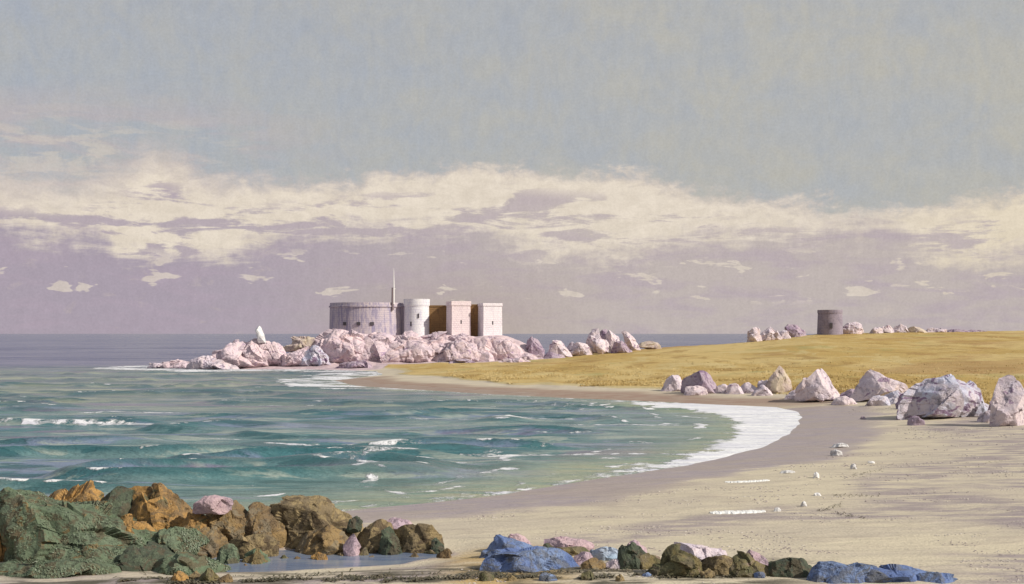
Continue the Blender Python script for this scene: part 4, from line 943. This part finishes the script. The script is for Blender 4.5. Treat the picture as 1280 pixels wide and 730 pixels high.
# round battery
rb = 46.5 * kf; yc = Df + rb
kb = yc / F                                       # its outline is read at the centre's distance
rb = 47.0 * kb
zb = 6.6; zt = H + 38 * kb
bat = empty('round_battery', (fx(459, yc), yc, zb), 'low round stone battery, dark on its seaward side', 'fort')
lathe('wall', [(rb, 0), (rb * 0.985, zt - zb - 1.1)], 96, M_BAT, bat)
lathe('parapet', [(rb * 0.985, zt - zb - 1.1), (rb * 1.012, zt - zb - 1.08), (rb * 1.012, zt - zb - 0.72), (rb * 0.985, zt - zb - 0.66), (rb * 0.98, zt - zb), (rb * 0.86, zt - zb), (rb * 0.86, zt - zb - 1.0)], 96, M_BAT, bat)
lathe('roof', [(rb * 0.86, zt - zb - 0.95), (0.02, zt - zb - 0.9)], 48, M_ROOF, bat)
for a in (-118, -96, -76):
    e = box('embrasure', -0.45, 0.45, -0.25, 0.05, 0, 0.8, M_DARK, bat, bev=0.03); ar = math.radians(a)
    e.location = (rb * 0.993 * math.cos(ar), rb * 0.993 * math.sin(ar), 3.4); e.rotation_euler = (0, 0, ar + math.pi / 2)
# white tower
yt = Df + 5.0; rt = 16.0 * yt / F; zt = fz(374, yt)
tw = empty('white_tower', (fx(521, yt), yt, 6.6), 'whitewashed drum tower joined to the round battery', 'tower')
lathe('wall', [(rt * 1.0, 0), (rt * 0.965, zt - 6.6 - 1.75)], 64, M_WHITE, tw)
lathe('parapet', [(rt * 0.965, zt - 8.35), (rt * 1.01, zt - 8.25), (rt * 1.03, zt - 6.6), (rt * 0.9, zt - 6.6), (rt * 0.9, zt - 7.5)], 64, M_WHITE, tw)
lathe('roof', [(rt * 0.9, zt - 7.4), (0.02, zt - 7.3)], 48, M_ROOF, tw)
for a, zz in ((-78, 5.2), (-112, 3.2)):
    e = box('slit_window', -0.16, 0.16, -0.2, 0.04, 0, 1.1, M_DARK, tw, bev=0.02); ar = math.radians(a)
    e.location = (rt * 0.978 * math.cos(ar), rt * 0.978 * math.sin(ar), zz); e.rotation_euler = (0, 0, ar + math.pi / 2)
# square towers
def square_tower(name, x0, x1, top, mat, label, yaw, cap):
    w = (x1 - x0) * kf; c = fx((x0 + x1) / 2); ang = math.radians(yaw)
    side = w / (math.cos(abs(ang)) + math.sin(abs(ang)) * 0.9); h = side / 2; zt = fz(top) - 6.4
    t = empty(name, (c, Df + h, 6.4), label, 'tower'); t.rotation_euler = (0, 0, ang)
    box('wall', -h, h, -h * 0.9, h * 0.9, 0, zt - cap, mat, t, taper=0.03)
    box('parapet', -h * 1.02, h * 1.02, -h * 0.93, h * 0.93, zt - cap + 0.003, zt, mat, t, bev=0.05)
    e = box('slit_window', -0.15, 0.15, -h * 0.9 - 0.02, -h * 0.9 + 0.2, zt * 0.42, zt * 0.42 + 0.9, M_DARK, t, bev=0.02)
    return t
square_tower('stone_tower', 556.5, 588.5, 376.5, M_ROSE, 'rose pink square tower in the middle of the fort', 20, 1.1)
square_tower('stone_tower', 596, 628, 379, M_PALE, 'pale lilac square tower at the landward end of the fort', 20, 0.7)
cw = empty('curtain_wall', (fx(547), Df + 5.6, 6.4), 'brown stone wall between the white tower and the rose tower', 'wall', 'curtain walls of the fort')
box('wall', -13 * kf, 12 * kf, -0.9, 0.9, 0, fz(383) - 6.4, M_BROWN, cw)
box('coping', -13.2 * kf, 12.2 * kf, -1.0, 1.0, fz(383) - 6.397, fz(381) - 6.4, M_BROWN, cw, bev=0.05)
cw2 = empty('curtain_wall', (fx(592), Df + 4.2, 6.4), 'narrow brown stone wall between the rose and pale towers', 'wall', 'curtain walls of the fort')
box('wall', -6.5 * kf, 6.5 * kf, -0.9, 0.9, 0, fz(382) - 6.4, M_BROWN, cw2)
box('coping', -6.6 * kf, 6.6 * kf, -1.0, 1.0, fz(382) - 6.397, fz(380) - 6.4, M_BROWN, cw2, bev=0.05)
# signal mast
zs = fz(380); ms = empty('signal_mast', (fx(489.5), Df + 2.5, zs - 1.4), 'thin signal mast, dark below and white above, on the battery', 'mast')
lathe('lower_mast', [(0.34, 0), (0.24, 21 * kf + 1.4), (0.02, 21 * kf + 1.41)], 12, M_WOOD, ms)
lathe('topmast', [(0.21, 0), (0.19, 22 * kf), (0.06, 43 * kf), (0.01, 46 * kf)], 12, M_MASTW, ms, loc=(0.28, -0.05, 1.4))
box('yard', -0.45, 0.75, -0.12, 0.12, 19 * kf + 1.4, 19 * kf + 1.62, M_MASTW, ms, bev=0.02)
# round tower on the skyline
Dm = 350.0; km = Dm / F; xm = fx(1037.5, Dm); zm = ground(xm, Dm) - 0.6; rm = 15.6 * km; hm = fz(387.5, Dm) - zm
mt = empty('round_tower', (xm, Dm, zm), 'squat grey martello tower standing on the golden skyline', 'tower')
lathe('wall', [(rm * 1.02, 0), (rm * 0.95, hm - 0.95)], 64, M_GREY, mt)
lathe('parapet', [(rm * 0.95, hm - 0.95), (rm * 0.985, hm - 0.9), (rm * 0.985, hm), (rm * 0.82, hm), (rm * 0.82, hm - 0.8)], 64, M_GREY, mt)
lathe('roof', [(rm * 0.82, hm - 0.75), (0.02, hm - 0.6)], 32, M_ROOF, mt)
e = box('doorway', -0.4, 0.4, -0.25, 0.05, 2.4, 3.9, M_DARK, mt, bev=0.03); ar = math.radians(-100); e.location = (rm * 0.985 * math.cos(ar), rm * 0.985 * math.sin(ar), 0); e.rotation_euler = (0, 0, ar + math.pi / 2)
